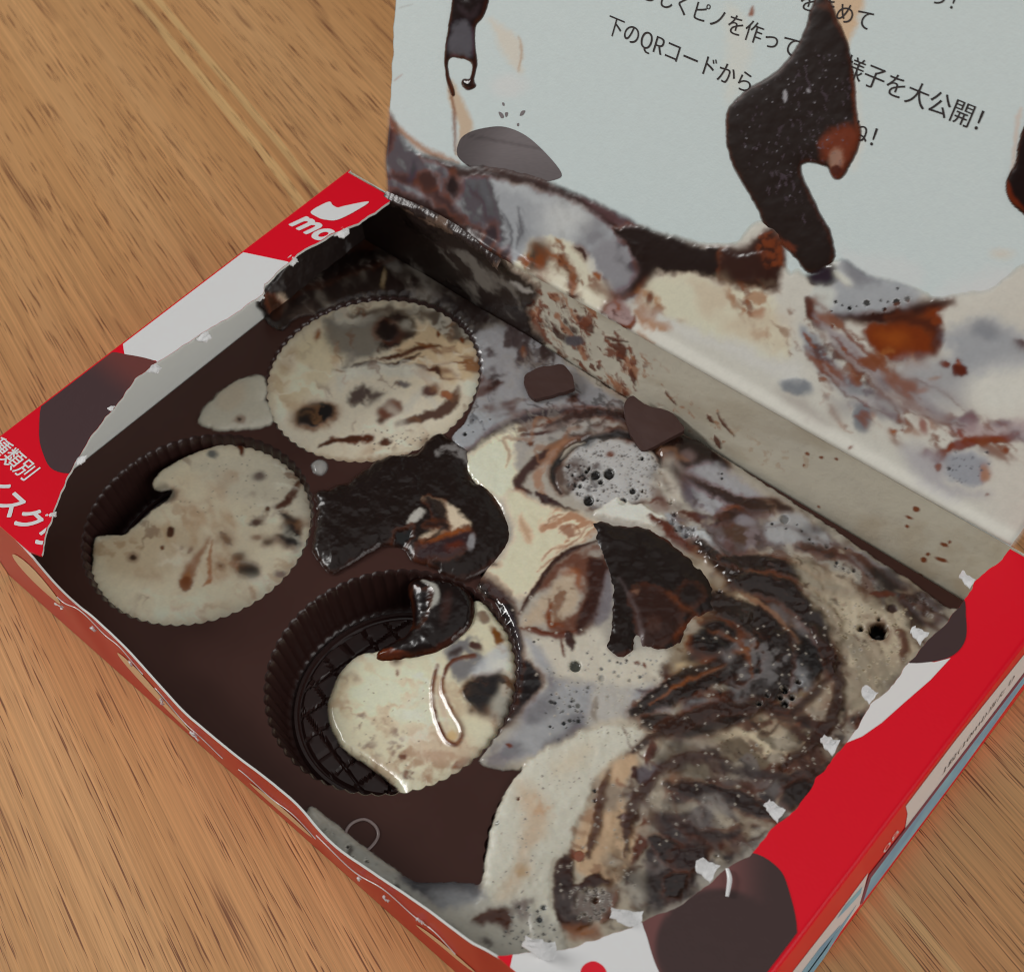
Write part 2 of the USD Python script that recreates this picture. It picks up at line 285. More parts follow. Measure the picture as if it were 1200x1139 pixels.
# ------------------------------------------------------------------ carton
CT = 0.00045
carton = thing('ice_cream_carton', 'red and white ice cream carton torn open, its pale inner lid standing up behind', 'carton')
def extrude(poly, z0, z1):
    parts = [trimesh.creation.extrude_polygon(g, z1 - z0, engine='earcut') for g in (poly.geoms if hasattr(poly, 'geoms') else [poly])]
    m = trimesh.util.concatenate(parts); m.apply_translation((0, 0, z0)); return m
def ragged(pts, amp, step=.0006, seed=1):
    """A torn line: the polyline resampled and shaken a little."""
    p = np.asarray(pts, float); d = np.r_[0, np.cumsum(np.hypot(*np.diff(p, axis=0).T))]; n = max(2, int(d[-1] / step))
    t = np.linspace(0, d[-1], n); q = np.stack([np.interp(t, d, p[:, k]) for k in (0, 1)], 1)
    w = meshkit.fbm(np.stack([t / .0022, t * 0, t * 0 + seed], -1), 3, seed) - .5
    nrm = np.gradient(q, axis=0)[:, ::-1] * [1, -1]; nrm /= np.linalg.norm(nrm, axis=1, keepdims=True) + 1e-12
    return q + nrm * (w * amp)[:, None]
FOLD = 0.0007
put('carton_bottom', trimesh.creation.box(bounds=[[0.0008, 0.0008, 0.0003], [L - .0008, W - .0008, 0.0008]]), M_TORN, carton)
# left and right walls, each with the rounded fold that leads to its strip of top panel
def wall_x(x0, sgn, material, name):
    prof = [(x0, 0.0002), (x0, H - FOLD)] + [(x0 + sgn * FOLD * (1 - math.cos(a)), H - FOLD + FOLD * math.sin(a)) for a in np.linspace(0, math.pi / 2, 7)[1:]]
    inn = [(x0 + sgn * FOLD, H - CT)] + [(x0 + sgn * CT, H - FOLD - .0002), (x0 + sgn * CT, 0.0002)]
    pg = Polygon(prof + inn).buffer(0)
    m = trimesh.creation.extrude_polygon(pg, W, engine='earcut'); v = m.vertices.copy()
    m.vertices = np.stack([v[:, 0], v[:, 2], v[:, 1]], 1); m.invert(); m.fix_normals()
    return put(name, m, material, carton, smooth=35)
wall_x(0.0, 1, M_RED_LEFT, 'left_wall'); right_wall = wall_x(L, -1, M_RED_RIGHT, 'right_wall')
# strips of the top panel that stayed when the lid was torn out along its perforation
LEFT_IN = [(455, 238), (420, 262), (402, 268), (360, 290), (340, 306), (310, 333), (308, 345), (283, 363), (249, 384), (235, 392), (205, 412), (186, 424), (160, 444), (137, 473), (110, 507), (93, 536), (80, 555), (68, 585), (62, 603), (52, 628), (48, 650), (50, 668)]
lin_pts = zp(np.array(LEFT_IN, float), H)[:, :2]; lin_pts[0, 1] = W - FOLD; lin_pts[-1] = (0.0216, 0.0)
left_poly = Polygon(np.vstack([[FOLD, 0], [FOLD, W - FOLD], ragged(lin_pts, .0007, .0003, seed=2)])).buffer(0)
left_panel = put('left_panel', extrude(left_poly, H - CT, H), M_RED_TOP, carton)
RIGHT_IN = [(1190, 636), (1160, 667), (1143, 682), (1125, 708), (1100, 738), (1085, 752), (1060, 782), (1040, 810), (1020, 826), (1005, 852), (992, 869), (975, 888), (965, 904), (930, 950), (907, 970), (880, 1000), (852, 1020), (830, 1037), (795, 1060), (760, 1076), (735, 1089), (700, 1102), (662, 1114), (640, 1116), (605, 1118), (585, 1117)]
rin_pts = zp(np.array(RIGHT_IN, float), H)[:, :2]; rin_pts[0, 1] = W - FOLD; rin_pts[-1, 1] = 0.0
right_poly = Polygon(np.vstack([[L - FOLD, 0], [L - FOLD, W - FOLD], ragged(rin_pts, .0007, .0003, seed=5)])).buffer(0)
right_panel = put('right_panel', extrude(right_poly, H - CT, H), M_RED_TOP, carton)
def top_print(name, px, poly, material, parent, dz=.00004, smooth=True, **kw):
    q = Polygon(zp(spline(np.array(px, float), True, 5) if smooth else np.array(px, float), H)[:, :2]).buffer(0).intersection(poly.buffer(-.00002))
    return put(name, sheet(q, lambda v: np.c_[v, np.full(len(v), H + dz)]), material, parent, **kw)
top_print('white_print', [(280, 295), (337, 307), (352, 318), (190, 440), (183, 423), (146, 416), (143, 396), (210, 345)], left_poly, M_WHITE, left_panel, smooth=False)
def photo_print(name, px, poly, parent, ramp, dz=.00006):
    """A printed picture of a chocolate: graded brown."""
    q = Polygon(zp(spline(np.array(px, float), True, 5), H)[:, :2]).buffer(0).intersection(poly.buffer(-.00002))
    v, f = tri(q); tm = trimesh.Trimesh(v if v.shape[1] == 3 else np.c_[v, np.zeros(len(v))], f, process=False)
    tm = tm.subdivide_to_size(.0012, max_iter=8); V = np.c_[tm.vertices[:, :2], np.full(len(tm.vertices), H + dz)]
    P2 = proj(V); C = np.array([alb(c, .6) for c in ramp(P2)]); C *= (1 + .08 * (fbm2(P2, 2.0, 2, 3) - .5))[:, None]
    F = tm.faces; 
    if np.cross(V[F[0, 1]] - V[F[0, 0]], V[F[0, 2]] - V[F[0, 0]])[2] < 0: F = F[:, ::-1]
    return put_painted(name, V, F, M_PRINT, parent, C, np.full(len(V), .4))
def ramp_left(P):
    t = sstep(25, 60, (P[:, 0] - 80) * .45 - (P[:, 1] - 470) * .6)[:, None]; return (1 - t) * np.array([68, 48, 50]) + t * np.array([100, 52, 48])
photo_print('chocolate_print', [(124, 415), (150, 416), (183, 424), (200, 440), (140, 520), (95, 552), (63, 551), (50, 530), (46, 505), (52, 467), (85, 440)], left_poly, left_panel, ramp_left)
def ramp_flat(P): return np.tile(np.array([62, 43, 43.]), (len(P), 1))
def ramp_right(P):
    d = np.hypot((P[:, 0] - 842) / 75, (P[:, 1] - 1110) / 70); t = sstep(.92, 1.05, d)[:, None] * sstep(905, 850, P[:, 0])[:, None]
    return (1 - t) * np.array([62, 44, 43]) + t * np.array([100, 62, 60])
top_print('white_print', [(605, 1100), (755, 1060), (757, 1080), (762, 1105), (778, 1142), (800, 1200), (570, 1260)], right_poly, M_WHITE, right_panel, smooth=False)
photo_print('chocolate_print', [(880, 999), (912, 1017), (925, 1045), (934, 1090), (926, 1130), (900, 1165), (860, 1188), (800, 1178), (773, 1140), (759, 1100), (754, 1070), (790, 1040), (840, 1010)], right_poly, right_panel, ramp_right)
photo_print('chocolate_print', [(1125, 698), (1132, 725), (1131, 750), (1118, 767), (1095, 775), (1060, 776), (1040, 760), (1080, 720)], right_poly, right_panel, ramp_flat)
top_print('white_print', [(1050, 778), (1077, 774), (1095, 776), (1114, 771), (1090, 797), (1060, 823), (1033, 847), (1010, 863), (990, 871), (975, 880), (1000, 820)], right_poly, plain('pale_pink_print', (206, 196, 194), .4, .4, .62), right_panel, smooth=False)
top_print('red_dot_print', [(680, 1141), (684, 1131), (695, 1126), (706, 1131), (711, 1141), (706, 1154), (695, 1158), (684, 1154)], right_poly, M_RED_DOT, right_panel, dz=.00007)
# torn white nibs along the perforation
def nib(parent, px, z, ang, ln, wd, curl=.0008, seed=0):
    ln, wd, curl = ln * .75, wd * .62, curl * .8; p = zp(np.array(px, float), z); rg = np.random.default_rng(seed); n, k = 9, 5; a = math.radians(ang)
    u = np.linspace(0, 1, n); v = np.linspace(-1, 1, k); U, Vv = np.meshgrid(u, v, indexing='ij'); wdt = wd * (1 - .5 * U + .25 * (rg.random((n, 1)) - .5)) / 2
    x = ln * (U + .12 * (rg.random((n, k)) - .5)); y = wdt * Vv; zz = curl * U ** 2 + .00025 * (rg.random((n, k)) - .5) + .0002 * np.cos(Vv * 1.5)
    P = np.stack([p[0] + x * math.cos(a) - y * math.sin(a), p[1] + x * math.sin(a) + y * math.cos(a), z + zz], -1).reshape(-1, 3)
    Q = P - [0, 0, .00022]; F = grid_faces(n, k); b = np.r_[np.arange(k), np.arange(2 * k - 1, n * k, k), np.arange(n * k - 2, (n - 1) * k - 1, -1), np.arange((n - 2) * k, 0, -k)]
    bb = np.roll(b, -1); N = len(P); Fs = np.vstack([np.stack([b, bb, bb + N], 1), np.stack([b, bb + N, b + N], 1)])
    put('torn_nib', trimesh.Trimesh(np.vstack([P, Q]), np.vstack([F, F[:, ::-1] + N, Fs]), process=False), M_TORN, parent, smooth=40)
for i, (px, an, ln, wd, cu) in enumerate([((398, 270), 0, .0022, .0046, -.0004), ((338, 303), 0, .0022, .0040, -.0002), ((299, 345), 5, .002, .004, -.0003), ((236, 393), 5, .0022, .0042, -.0002), ((176, 430), 20, .0022, .0036, -.0004), ((124, 479), 30, .002, .003, .0006), ((90, 540), 40, .0022, .003, .0008), ((54, 605), 45, .0022, .002, .0006)]):
    nib(left_panel, px, H - .0002, an, ln, wd, cu, i)
for i, (px, an, ln, wd, cu) in enumerate([((1140, 684), 180, .0026, .0028, .001), ((1084, 748), 180, .0026, .0034, .0004), ((1024, 818), 180, .0022, .0034, .001), ((980, 876), 190, .0026, .0036, .001), ((916, 956), 180, .0030, .0032, .001), ((838, 1024), 190, .0032, .0044, .001), ((752, 1078), 215, .0046, .0036, .0022), ((651, 1116), 215, .0046, .0042, .004)]):
    nib(right_panel, px, H - .0001, an, ln, wd, cu, 20 + i)
# front wall: bowed outwards, torn along its perforation; white board shows along the tear
FE = [(50, 668), (100, 716), (147, 760), (180, 797), (215, 836), (270, 882), (310, 912), (350, 945), (375, 977), (400, 1000), (430, 1019), (465, 1042), (500, 1066), (530, 1090), (565, 1115), (586, 1119)]
zt_of = lambda x: H - (H - .019) * sstep(.0215, .030, x) * (1 - sstep(.092, .1135, x))
xs0 = np.linspace(.0216, .116, len(FE)); fe = []
for px in FE:
    z = .019
    for _ in range(30): q = zp(np.array(px, float), z); z = zt_of(q[0])
    fe.append((q[0], q[1]))
fe = np.array(sorted(fe)); FX = np.linspace(0, L, 260)
FY = np.interp(FX, np.r_[0, .018, fe[:, 0], .1165, L], np.r_[0, 0, fe[:, 1], 0, 0]); FY = np.convolve(np.pad(FY, 4, 'edge'), np.ones(9) / 9, 'valid')
FZ = zt_of(FX) + .0003 * (meshkit.fbm(np.stack([FX / .003, FX * 0, FX * 0], -1), 3, 4) - .5) * ((FX > .022) & (FX < .113)); FZ = np.minimum(FZ, H - .0005)
nv = 14; tv = np.linspace(0, 1, nv)
def front_pt(i, t, off): return np.stack([FX[i], FY[i] * np.sin(np.clip(t, 0, 1) * math.pi / 2) - off, .0002 + (FZ[i] - .0002) * t], -1)
I, T = np.meshgrid(np.arange(260), tv, indexing='ij'); Po = front_pt(I, T, 0).reshape(-1, 3); Pi = Po + [0, .0003, 0]; F = grid_faces(260, nv); N = len(Po); top = np.arange(nv - 1, N, nv)
Ft = np.vstack([np.stack([top[:-1], top[1:], top[1:] + N], 1), np.stack([top[:-1], top[1:] + N, top[:-1] + N], 1)])
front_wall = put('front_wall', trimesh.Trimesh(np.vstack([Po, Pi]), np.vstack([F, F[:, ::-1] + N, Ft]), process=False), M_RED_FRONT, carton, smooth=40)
# cream shapes printed on the front wall, and scraps of torn film along it
def front_uv(uv, off=.00008):
    x = uv[:, 0]; t = uv[:, 1] / np.interp(x, FX, FZ); y = np.interp(x, FX, FY)
    return np.stack([x, y * np.sin(np.clip(t, 0, 1) * math.pi / 2) - off, uv[:, 1]], -1)
for cx, cz, rx, rz, an in ((.012, .0150, .0062, .0042, 10), (.038, .0095, .0085, .0036, -14), (.0655, .0085, .006, .0022, -8), (.097, .011, .006, .0012, 20)):
    q = affinity.translate(affinity.rotate(affinity.scale(Polygon([(math.cos(a), math.sin(a)) for a in np.linspace(0, 2 * math.pi, 24)[:-1]]), rx, rz), an), cx, cz)
    put('cream_print', sheet(q, front_uv), M_CREAMP, front_wall)
for i, px in enumerate([(73, 700), (107, 737), (152, 783), (187, 818), (216, 858), (228, 866), (415, 1030), (449, 1055), (494, 1083)]):
    xx = zp(np.array(px, float), .015)[0]; P = front_uv(np.array([[xx, .0150]]), .0006)[0]
    rg = np.random.default_rng(60 + i); c0 = P + np.cumsum((rg.random((9, 3)) - .5) * np.array([.0011, .0003, .0007]), 0)
    c0 = np.stack([np.interp(np.linspace(0, 8, 30), np.arange(9), c0[:, k]) for k in range(3)], 1); rr = .00014 * (.5 + rg.random(30))[:, None, None]; q6 = np.linspace(0, 2 * math.pi, 7)[:-1]
    V = (c0[:, None] + rr * np.stack([.8 * np.cos(q6 * 2), np.cos(q6), np.sin(q6)], -1)[None]).reshape(-1, 3); ii, jj = np.meshgrid(np.arange(29), np.arange(6), indexing='ij'); qa, qb, qc, qd = ii * 6 + jj, ii * 6 + (jj + 1) % 6, (ii + 1) * 6 + (jj + 1) % 6, (ii + 1) * 6 + jj
    put('film_scrap', trimesh.Trimesh(V, np.vstack([np.stack([x.ravel() for x in (qa, qd, qc)], 1), np.stack([x.ravel() for x in (qa, qc, qb)], 1)]), process=False), M_FILM, front_wall, smooth=True)
for x0, x1, z in ((.024, .043, .0185), (.046, .060, .0150), (.064, .078, .0135), (.080, .104, .0162)):
    u = np.linspace(x0, x1, 40); c0 = front_uv(np.c_[u, z - .002 * (u - x0) / (x1 - x0) + .0008 * np.sin(u * 700)], .0002); V, Fq = [], None
    ring = np.linspace(0, 2 * math.pi, 7)[:-1]; V = (c0[:, None] + np.stack([0 * ring, -.00008 * np.cos(ring), .00008 * np.sin(ring)], -1)[None]).reshape(-1, 3)
    i, j = np.meshgrid(np.arange(39), np.arange(6), indexing='ij'); a, b, c, d = i * 6 + j, i * 6 + (j + 1) % 6, (i + 1) * 6 + (j + 1) % 6, (i + 1) * 6 + j
    put('film_edge', trimesh.Trimesh(V, np.vstack([np.stack([x.ravel() for x in (a, d, c)], 1), np.stack([x.ravel() for x in (a, c, b)], 1)]), process=False), M_FILM, front_wall, smooth=True)
# printing on the right wall
def right_print(name, px, material, off=.00006, **kw):
    q = Polygon(hit(np.array(px, float), [1, 0, 0], [L, 0, 0])[:, 1:]).buffer(0).intersection(sbox(.001, .0006, W, H - FOLD))
    return put(name, sheet(q, lambda v: np.c_[np.full(len(v), L + off), v]), material, right_wall, **kw)
right_print('white_print', [(1260, 690), (1201, 765), (1120, 866), (1061, 944), (1063, 953), (1060, 972), (1100, 920), (1150, 853), (1200, 787), (1260, 705)], M_WHITE)
right_print('blue_print', [(1008, 1060), (1018, 1028), (1057, 976), (1122, 893), (1200, 788), (1260, 707), (1260, 716), (1200, 800), (1122, 908)], M_BLUE)
right_print('white_print', [(1017, 1022), (980, 1072), (930, 1136), (880, 1200), (900, 1200), (950, 1139), (1007, 1060)], M_WHITE)
for pp in ([(1010, 1038), (990, 1060), (980, 1076), (992, 1064), (1008, 1046)], [(985, 1082), (960, 1110), (930, 1150), (940, 1148), (968, 1110)], [(1004, 1058), (985, 1084), (945, 1139), (935, 1152), (948, 1148), (980, 1098)]):
    right_print('blue_print', pp, M_BLUE, .00009)
right_print('fine_line_print', [(1200, 787), (1057, 974), (1018, 1024), (1007, 1058), (1010, 1058), (1020, 1028), (1058, 977), (1201, 790)], M_BROWNP, .0001)

# lettering
FONT = glob.glob('/opt/blender-*/*/datafiles/fonts/Noto Sans CJK Regular.woff2')[0]
from PIL import ImageFont
_fonts = {}
def glyphs(text, bold=0, size=110):
    """(outline of the text with x from 0, baseline y = 0; advance width; em size 1)."""
    f = _fonts.setdefault(size, ImageFont.truetype(FONT, size)); (mask, off) = f.getmask2(text, mode='L', anchor='ls')
    w, h = mask.size; a = np.array(mask, dtype=np.uint8).reshape(h, w) > 127; a = np.pad(a, ((0, 0), (1, 1))).astype(np.int8)
    r, st = np.nonzero(np.diff(a, axis=1) == 1); en = np.nonzero(np.diff(a, axis=1) == -1)[1]
    g = union_all(sbox(st + off[0], -r - 1 - off[1], en + off[0], -r - off[1])).buffer(.6 + bold).buffer(-.6).simplify(.5)
    return affinity.scale(g, 1 / size, 1 / size, origin=(0, 0)), f.getlength(text) / size
def lettering(text, a, b, fn, material, parent, bold=0, shear=0.0, aspect=1.0, clip=None, name='lettering'):
    """Text whose middle line runs from a to b (surface coordinates)."""
    g, adv = glyphs(text, bold); a, b = np.array(a, float), np.array(b, float); d = b - a; ln = np.hypot(*d); s = ln / adv; ca, sa = d / ln
    g = affinity.affine_transform(g, [s, shear * s, 0, s * aspect, 0, -.36 * s * aspect]); g = affinity.affine_transform(g, [ca, -sa, sa, ca, a[0], a[1]])
    if clip is not None: g = g.intersection(clip)
    return put(name, sheet(g, fn), material, parent)
topfn = lambda dz: (lambda v: np.c_[v, np.full(len(v), H + dz)])
T2 = lambda px: zp(np.array(px, float), H)[:2]
lettering('種類別', T2((-8, 518)), T2((39, 558)), topfn(.00007), M_WHITE, left_panel, 1, clip=left_poly.buffer(-.0001))
lettering('アイスクリ', T2((-36, 546)), T2((66, 638)), topfn(.00007), M_WHITE, left_panel, 3, clip=left_poly.buffer(-.0001))
lettering('mor', T2((347, 255)), T2((397, 282)), topfn(.00007), M_WHITE, left_panel, 5, shear=.35, aspect=1.0, clip=left_poly.buffer(-.0001))
top_print('logo_print', [(364.5, 248.3), (384.8, 237.2), (390, 241), (396, 243.8), (405, 241.6), (432, 236.8), (420, 246), (396, 258), (381, 258), (372, 255)], left_poly, M_WHITE, left_panel, dz=.00008)
rfn = lambda v: np.c_[np.full(len(v), L + .00012), v]
R2 = lambda px: hit(np.array(px, float), [1, 0, 0], [L, 0, 0])[1:]
lettering('08', R2((1034, 999)), R2((1053, 971)), rfn, M_WHITE, right_wall)
lettering('1粒(10ml)当たり', R2((1103, 906)), R2((1190, 790)), rfn, M_INK, right_wall, 0)

# ------------------------------------------------------------------ the lid: pale inner face, printed and stained, leaning back from its hinge
def lid_grid(s0, s1, t):
    s = np.arange(s0, s1, .00022); S, Tt = np.meshgrid(s, t, indexing='ij'); return S.ravel(), Tt.ravel(), len(s), len(t)
tt = np.r_[np.arange(0, .058, .00022), np.arange(.058, .0785, .0008)]
S, T, ns, nt = lid_grid(.0, L - .0015, tt)
le = np.array([lp(np.array(p, float)) for p in [(455, 222), (453, 190), (456, 150), (458, 100), (461, 50), (463, 0)]]); le = le[np.argsort(le[:, 1])]
left_edge = np.interp(tt, np.r_[0, le[:, 1], .045, .0785], np.r_[le[0, 0], le[:, 0], .0035, .0085]) + .0005 * (meshkit.fbm(np.stack([tt / .002, tt * 0, tt * 0], -1), 3, 9) - .5)
right_edge = np.interp(tt, [0, .03, .06, .0785], [.1283, .1305, .1290, .1215])
sn = S.reshape(ns, nt); k = np.linspace(0, 1, ns)[:, None]; S = (left_edge[None] + (right_edge - left_edge)[None] * k).ravel()
def lid_off(s, t):
    bead = .0009 * np.exp(-((t - .0006) / .0010) ** 2) * sstep(.022, .035, s); warp = .0005 * np.sin(s * 45 + 1) * sstep(0, .02, t) * .6
    return bead + warp * 0
OFF = lid_off(S, T); P3 = lid_pt(S, T, OFF); p = Paint(proj(lid_pt(S, T)), (184, 200, 200), 100, .60, .6)
g1 = fbm2(p.P, 5, 3, 3) - .5; p.C *= (1 + .05 * g1)[:, None]
# stains that have soaked into the board
p.Z(440, 0, 3)
p.poly([(400, 60), (450, 100), (505, 150), (515, 240), (500, 250), (450, 190), (420, 130)], (196, 186, 170), 4, 3, .7).line([(500, 130), (514, 190), (500, 250)], 10, (160, 125, 90), 1.5, 2, .6)
p.ell(470, 300, 60, 40, (205, 204, 194), 0, 8, 3, .6).line([(265, 290), (285, 370), (320, 450), (290, 540)], 48, (178, 150, 118), 3, 2, .8).line([(262, 300), (275, 400), (280, 540)], 12, (120, 70, 40), 2, 2, .8)
p.line([(40, 410), (110, 480), (200, 540), (290, 570)], 22, (150, 100, 62), 3, 2, .8)
p.line([(85, 30), (100, 25), (130, 15)], 5, (150, 150, 148), 1, 1, .5).line([(66, 285), (95, 262)], 5, (160, 120, 110), 1, 1, .6)
p.Z(800, 0, 3)
p.poly([(150, 20), (220, 60), (240, 200), (180, 340), (150, 350), (150, 180)], (202, 196, 186), 6, 4, .6).poly([(520, -10), (640, -10), (600, 120), (570, 170)], (190, 158, 122), 3, 3, .85)
p.poly([(232, 55), (245, 20), (252, 50)], (130, 70, 40), 1.2, 1, .9)
p.poly([(600, 230), (630, 420), (640, 500), (600, 600), (600, 400)], (206, 200, 188), 4, 3, .7).line([(1190, 380), (1175, 440), (1160, 640), (1200, 745)], 16, (190, 160, 140), 2, 2, .5)
p.Z(860, 260, 3.527)
p.poly([(840, 330), (980, 250), (1220, 250), (1220, 700), (1000, 640), (860, 520)], (205, 206, 200), 14, 5, .8).ell(1110, 135, 40, 20, (205, 180, 160), 0, 6, 2, .5)
p.line([(1050, 300), (1120, 297), (1220, 287)], 7, (130, 125, 122), 1, 1, .8)
p.poly([(440, 110), (520, 140), (740, 160), (760, 280), (520, 250)], (195, 200, 204), 6, 3, .4)
# tall board stays slightly cockled
Fg = grid_faces(ns, nt)[:, ::-1]; Pb = P3 - LN * CT; nb = len(P3)
V = np.vstack([P3, Pb]); b0 = np.r_[np.arange(nt), np.arange(2 * nt - 1, ns * nt, nt), np.arange(ns * nt - 2, (ns - 1) * nt - 1, -1), np.arange((ns - 2) * nt, 0, -nt)]; b1 = np.roll(b0, -1)
Fs = np.vstack([np.stack([b0, b1, b1 + nb], 1), np.stack([b0, b1 + nb, b0 + nb], 1)])
Fall = np.vstack([Fg, Fg[:, ::-1] + nb, Fs])
def orient(V, F, n):
    f = np.cross(V[F[:1, 1]] - V[F[:1, 0]], V[F[:1, 2]] - V[F[:1, 0]])[0]; return F if f @ n > 0 else F[:, ::-1]
Fall = orient(V, Fall, LN)
lid = put_painted('lid', V, Fall, M_PAPER, carton, np.vstack([p.C, np.tile(alb((200, 196, 190)), (nb, 1))]), np.full(len(V), .6), label='upright inner lid with grey printing, smeared with melted chocolate and cream')
lidfn = lambda o: (lambda v: lid_pt(v[:, 0], v[:, 1], lid_off(v[:, 0], v[:, 1]) + o))
def lid_text(text, a, b, **kw): lettering(text, lp(np.array(a, float)), lp(np.array(b, float)), lidfn(.00006), M_INK2, lid, **kw)
lid_text('下のQRコードから', (711, 28), (884, 101))
lid_text('らしくピノを作って', (752, -12), (937, 59)); lid_text('様子を大公開！', (988, 76), (1168, 150))
lid_text('をきめて', (937, -1), (1024, 27)); lid_text('みよう！', (1050, -24), (1134, 8)); lid_text('ね！', (995, 150), (1042, 168))
def lid_print(name, px, col, grad, size=.0012):
    q = Polygon(lp(spline(np.array(px, float), True, 5))).buffer(0); v, f = tri(q); tm = trimesh.Trimesh(np.c_[v[:, :2], np.zeros(len(v))], f, process=False).subdivide_to_size(size, max_iter=8)
    V = lidfn(.00005)(tm.vertices[:, :2]); P2 = proj(V); C = np.array([alb(c, .6) for c in grad(P2)]) if grad else np.tile(alb(col), (len(V), 1)); C *= (1 + .25 * (fbm2(P2, 1.3, 2, 5) - .5))[:, None]
    put_painted(name, V, orient(V, tm.faces, LN), M_PRINT, lid, C, np.full(len(V), .5))
Z = lambda ox, oy, s, pts: [(ox + x / s, oy + y / s) for x, y in pts]
def galm(P):
    t = sstep(540, 600, P[:, 0] + (P[:, 1] - 170) * .6)[:, None]; u = sstep(146, 152, P[:, 1])[:, None] * sstep(210, 170, P[:, 1])[:, None]
    c = (1 - t) * np.array([84, 76, 78]) + t * np.array([118, 110, 112]); return .8 * c + u * 10 - 14 * sstep(3, 0, np.abs(P[:, 1] - 163 - (P[:, 0] - 570) * .18))[:, None]
lid_print('almond_print', Z(440, 0, 3, [(296, 560), (294, 500), (330, 466), (400, 448), (460, 448), (530, 478), (600, 540), (652, 605), (640, 630), (560, 640), (400, 620)]), None, galm)
for pp in ([(433, 395), (445, 398), (452, 412), (442, 416)], [(446, 362), (452, 362), (454, 372), (448, 372)], [(456, 398), (466, 396), (464, 408), (458, 412)], [(508, 408), (514, 392), (527, 390), (520, 404)], [(498, 436), (505, 434), (504, 444), (499, 444)]):
    lid_print('crumb_print', Z(440, 0, 3, pp), (110, 104, 106), None, .002)

# ------------------------------------------------------------------ back wall of the carton, inner face soaked with cream
xs = np.arange(.0007, L - .0007, .00022); zs = np.r_[np.arange(.001, H, .00022), H]; X, Zg = [a.ravel() for a in np.meshgrid(xs, zs, indexing='ij')]
Pw = np.stack([X, np.full_like(X, W - .0004), Zg], -1); p = Paint(proj(Pw), (186, 180, 164), 200, .60, .45)
p.Z(0, 0, 1).poly([(560, 300), (1200, 640), (1130, 720), (640, 420)], (178, 172, 158), 8, 6, .7, mott=(26, .4, .65, 30, 2.5)).poly([(640, 330), (1190, 640), (1120, 700), (860, 540)], (150, 135, 112), 6, 4, .45, mott=(34, .5, .68, 20, 3))
p.Z(820, 480, 3.158).poly([(480, 400), (1150, 470), (1000, 720), (800, 620)], (160, 140, 112), 6, 3, .35, mott=(30, .35, .6))
p.Z(600, 260, 4)
p.poly([(70, 400), (220, 330), (420, 440), (560, 560), (600, 760), (500, 830), (360, 760), (200, 600)], (150, 92, 58), 2, 5, .85, mott=(9, .56, .64, 55, 2.2))
p.poly([(110, 390), (400, 420), (580, 600), (560, 780), (400, 760)], (96, 48, 28), 1.2, 4, .9, mott=(7, .62, .68, 50, 1.8))
for pts, w in (([(310, 440), (350, 480), (375, 510)], 44), ([(470, 570), (520, 600), (500, 650)], 40), ([(440, 535), (480, 550), (540, 560)], 16), ([(720, 790), (740, 820), (770, 860)], 14), ([(915, 905), (940, 935)], 24), ([(965, 895), (1000, 950), (1040, 1000)], 14), ([(950, 1000), (975, 1060)], 26), ([(180, 460), (215, 520)], 14), ([(405, 670), (410, 690)], 18), ([(560, 690), (575, 760)], 26), ([(690, 880), (720, 890)], 20)):
    p.line(pts, w, (88, 42, 26), 1.2, 2, .9, .15)
p.poly([(60, 330), (260, 330), (420, 470), (620, 640), (560, 820), (360, 760), (150, 560)], (116, 62, 40), 2, 4, .9, .08, .3, mott=(6, .57, .65, 50, 2)).poly([(80, 420), (220, 400), (330, 560), (360, 720), (200, 600)], (70, 38, 28), 2, 4, .9, .12, .3, mott=(8, .52, .62, 55, 2.4)).poly([(560, 600), (1000, 900), (1000, 1080), (700, 880)], (150, 100, 66), 3, 4, .7, 0, None, mott=(6, .62, .69, 40, 1.6)).ell(290, 557, 46, 24, (86, 80, 84), 0, 2, 2)
p.line([(200, 590), (330, 700), (500, 830), (700, 900), (900, 1040)], 30, (110, 70, 48), 2, 3, .7, mott=(12, .45, .6))
p.Z(820, 480, 3.158)
for x, y, a, b in ((800, 368, 13, 10), (775, 398, 14, 5), (768, 432, 8, 6), (905, 500, 16, 8), (830, 555, 12, 10), (895, 555, 24, 7), (815, 615, 12, 8), (705, 560, 14, 8), (570, 132, 8, 6), (398, 165, 8, 6), (450, 178, 7, 6), (505, 183, 7, 5), (925, 490, 5, 6), (845, 535, 7, 7), (385, 205, 5, 5), (440, 360, 6, 4)):
    p.ell(x, y, a, b, (120, 66, 38), 20, 1.0, 1)
p.poly([(60, 50), (400, 160), (420, 230), (200, 200)], (160, 130, 100), 3, 4, .4, mott=(8, .62, .7))
# chocolate-coated left end of the wall
p.Z(440, 130, 4).poly([(-100, 380), (130, 430), (300, 520), (520, 650), (640, 740), (760, 830), (720, 920), (740, 1010), (770, 1100), (500, 1200), (-100, 900)], (44, 33, 30), 3, 5, 1, .35, .3)
p.poly([(200, 600), (520, 700), (660, 850), (760, 1100), (500, 1139), (200, 800)], (112, 106, 100), 2, 5, .8, .1, mott=(14, .55, .66, 50, 2.5)).poly([(120, 450), (320, 520), (560, 720), (700, 900), (420, 900), (160, 620)], (30, 22, 20), 2, 4, .8, .2, .2, mott=(16, .5, .6, 35, 3))
p.line([(130, 450), (340, 550), (520, 610)], 14, (120, 95, 80), 1.5, 3, .7, .2).line([(640, 800), (700, 830), (740, 840)], 22, (175, 170, 165), 2, 3, .7)
Vw = Pw - np.array([0, 1.0, 0]) * (p.h + .0001 * (fbm2(p.P, 10, 3, 8) - .5))[:, None]; nw = len(Vw); Fw = orient(Vw, grid_faces(len(xs), len(zs)), np.array([0, -1.0, 0]))
put_painted('back_wall', Vw, Fw, M_PAPER, carton, p.C, p.r, label='cream soaked inner back wall with brown flecks')
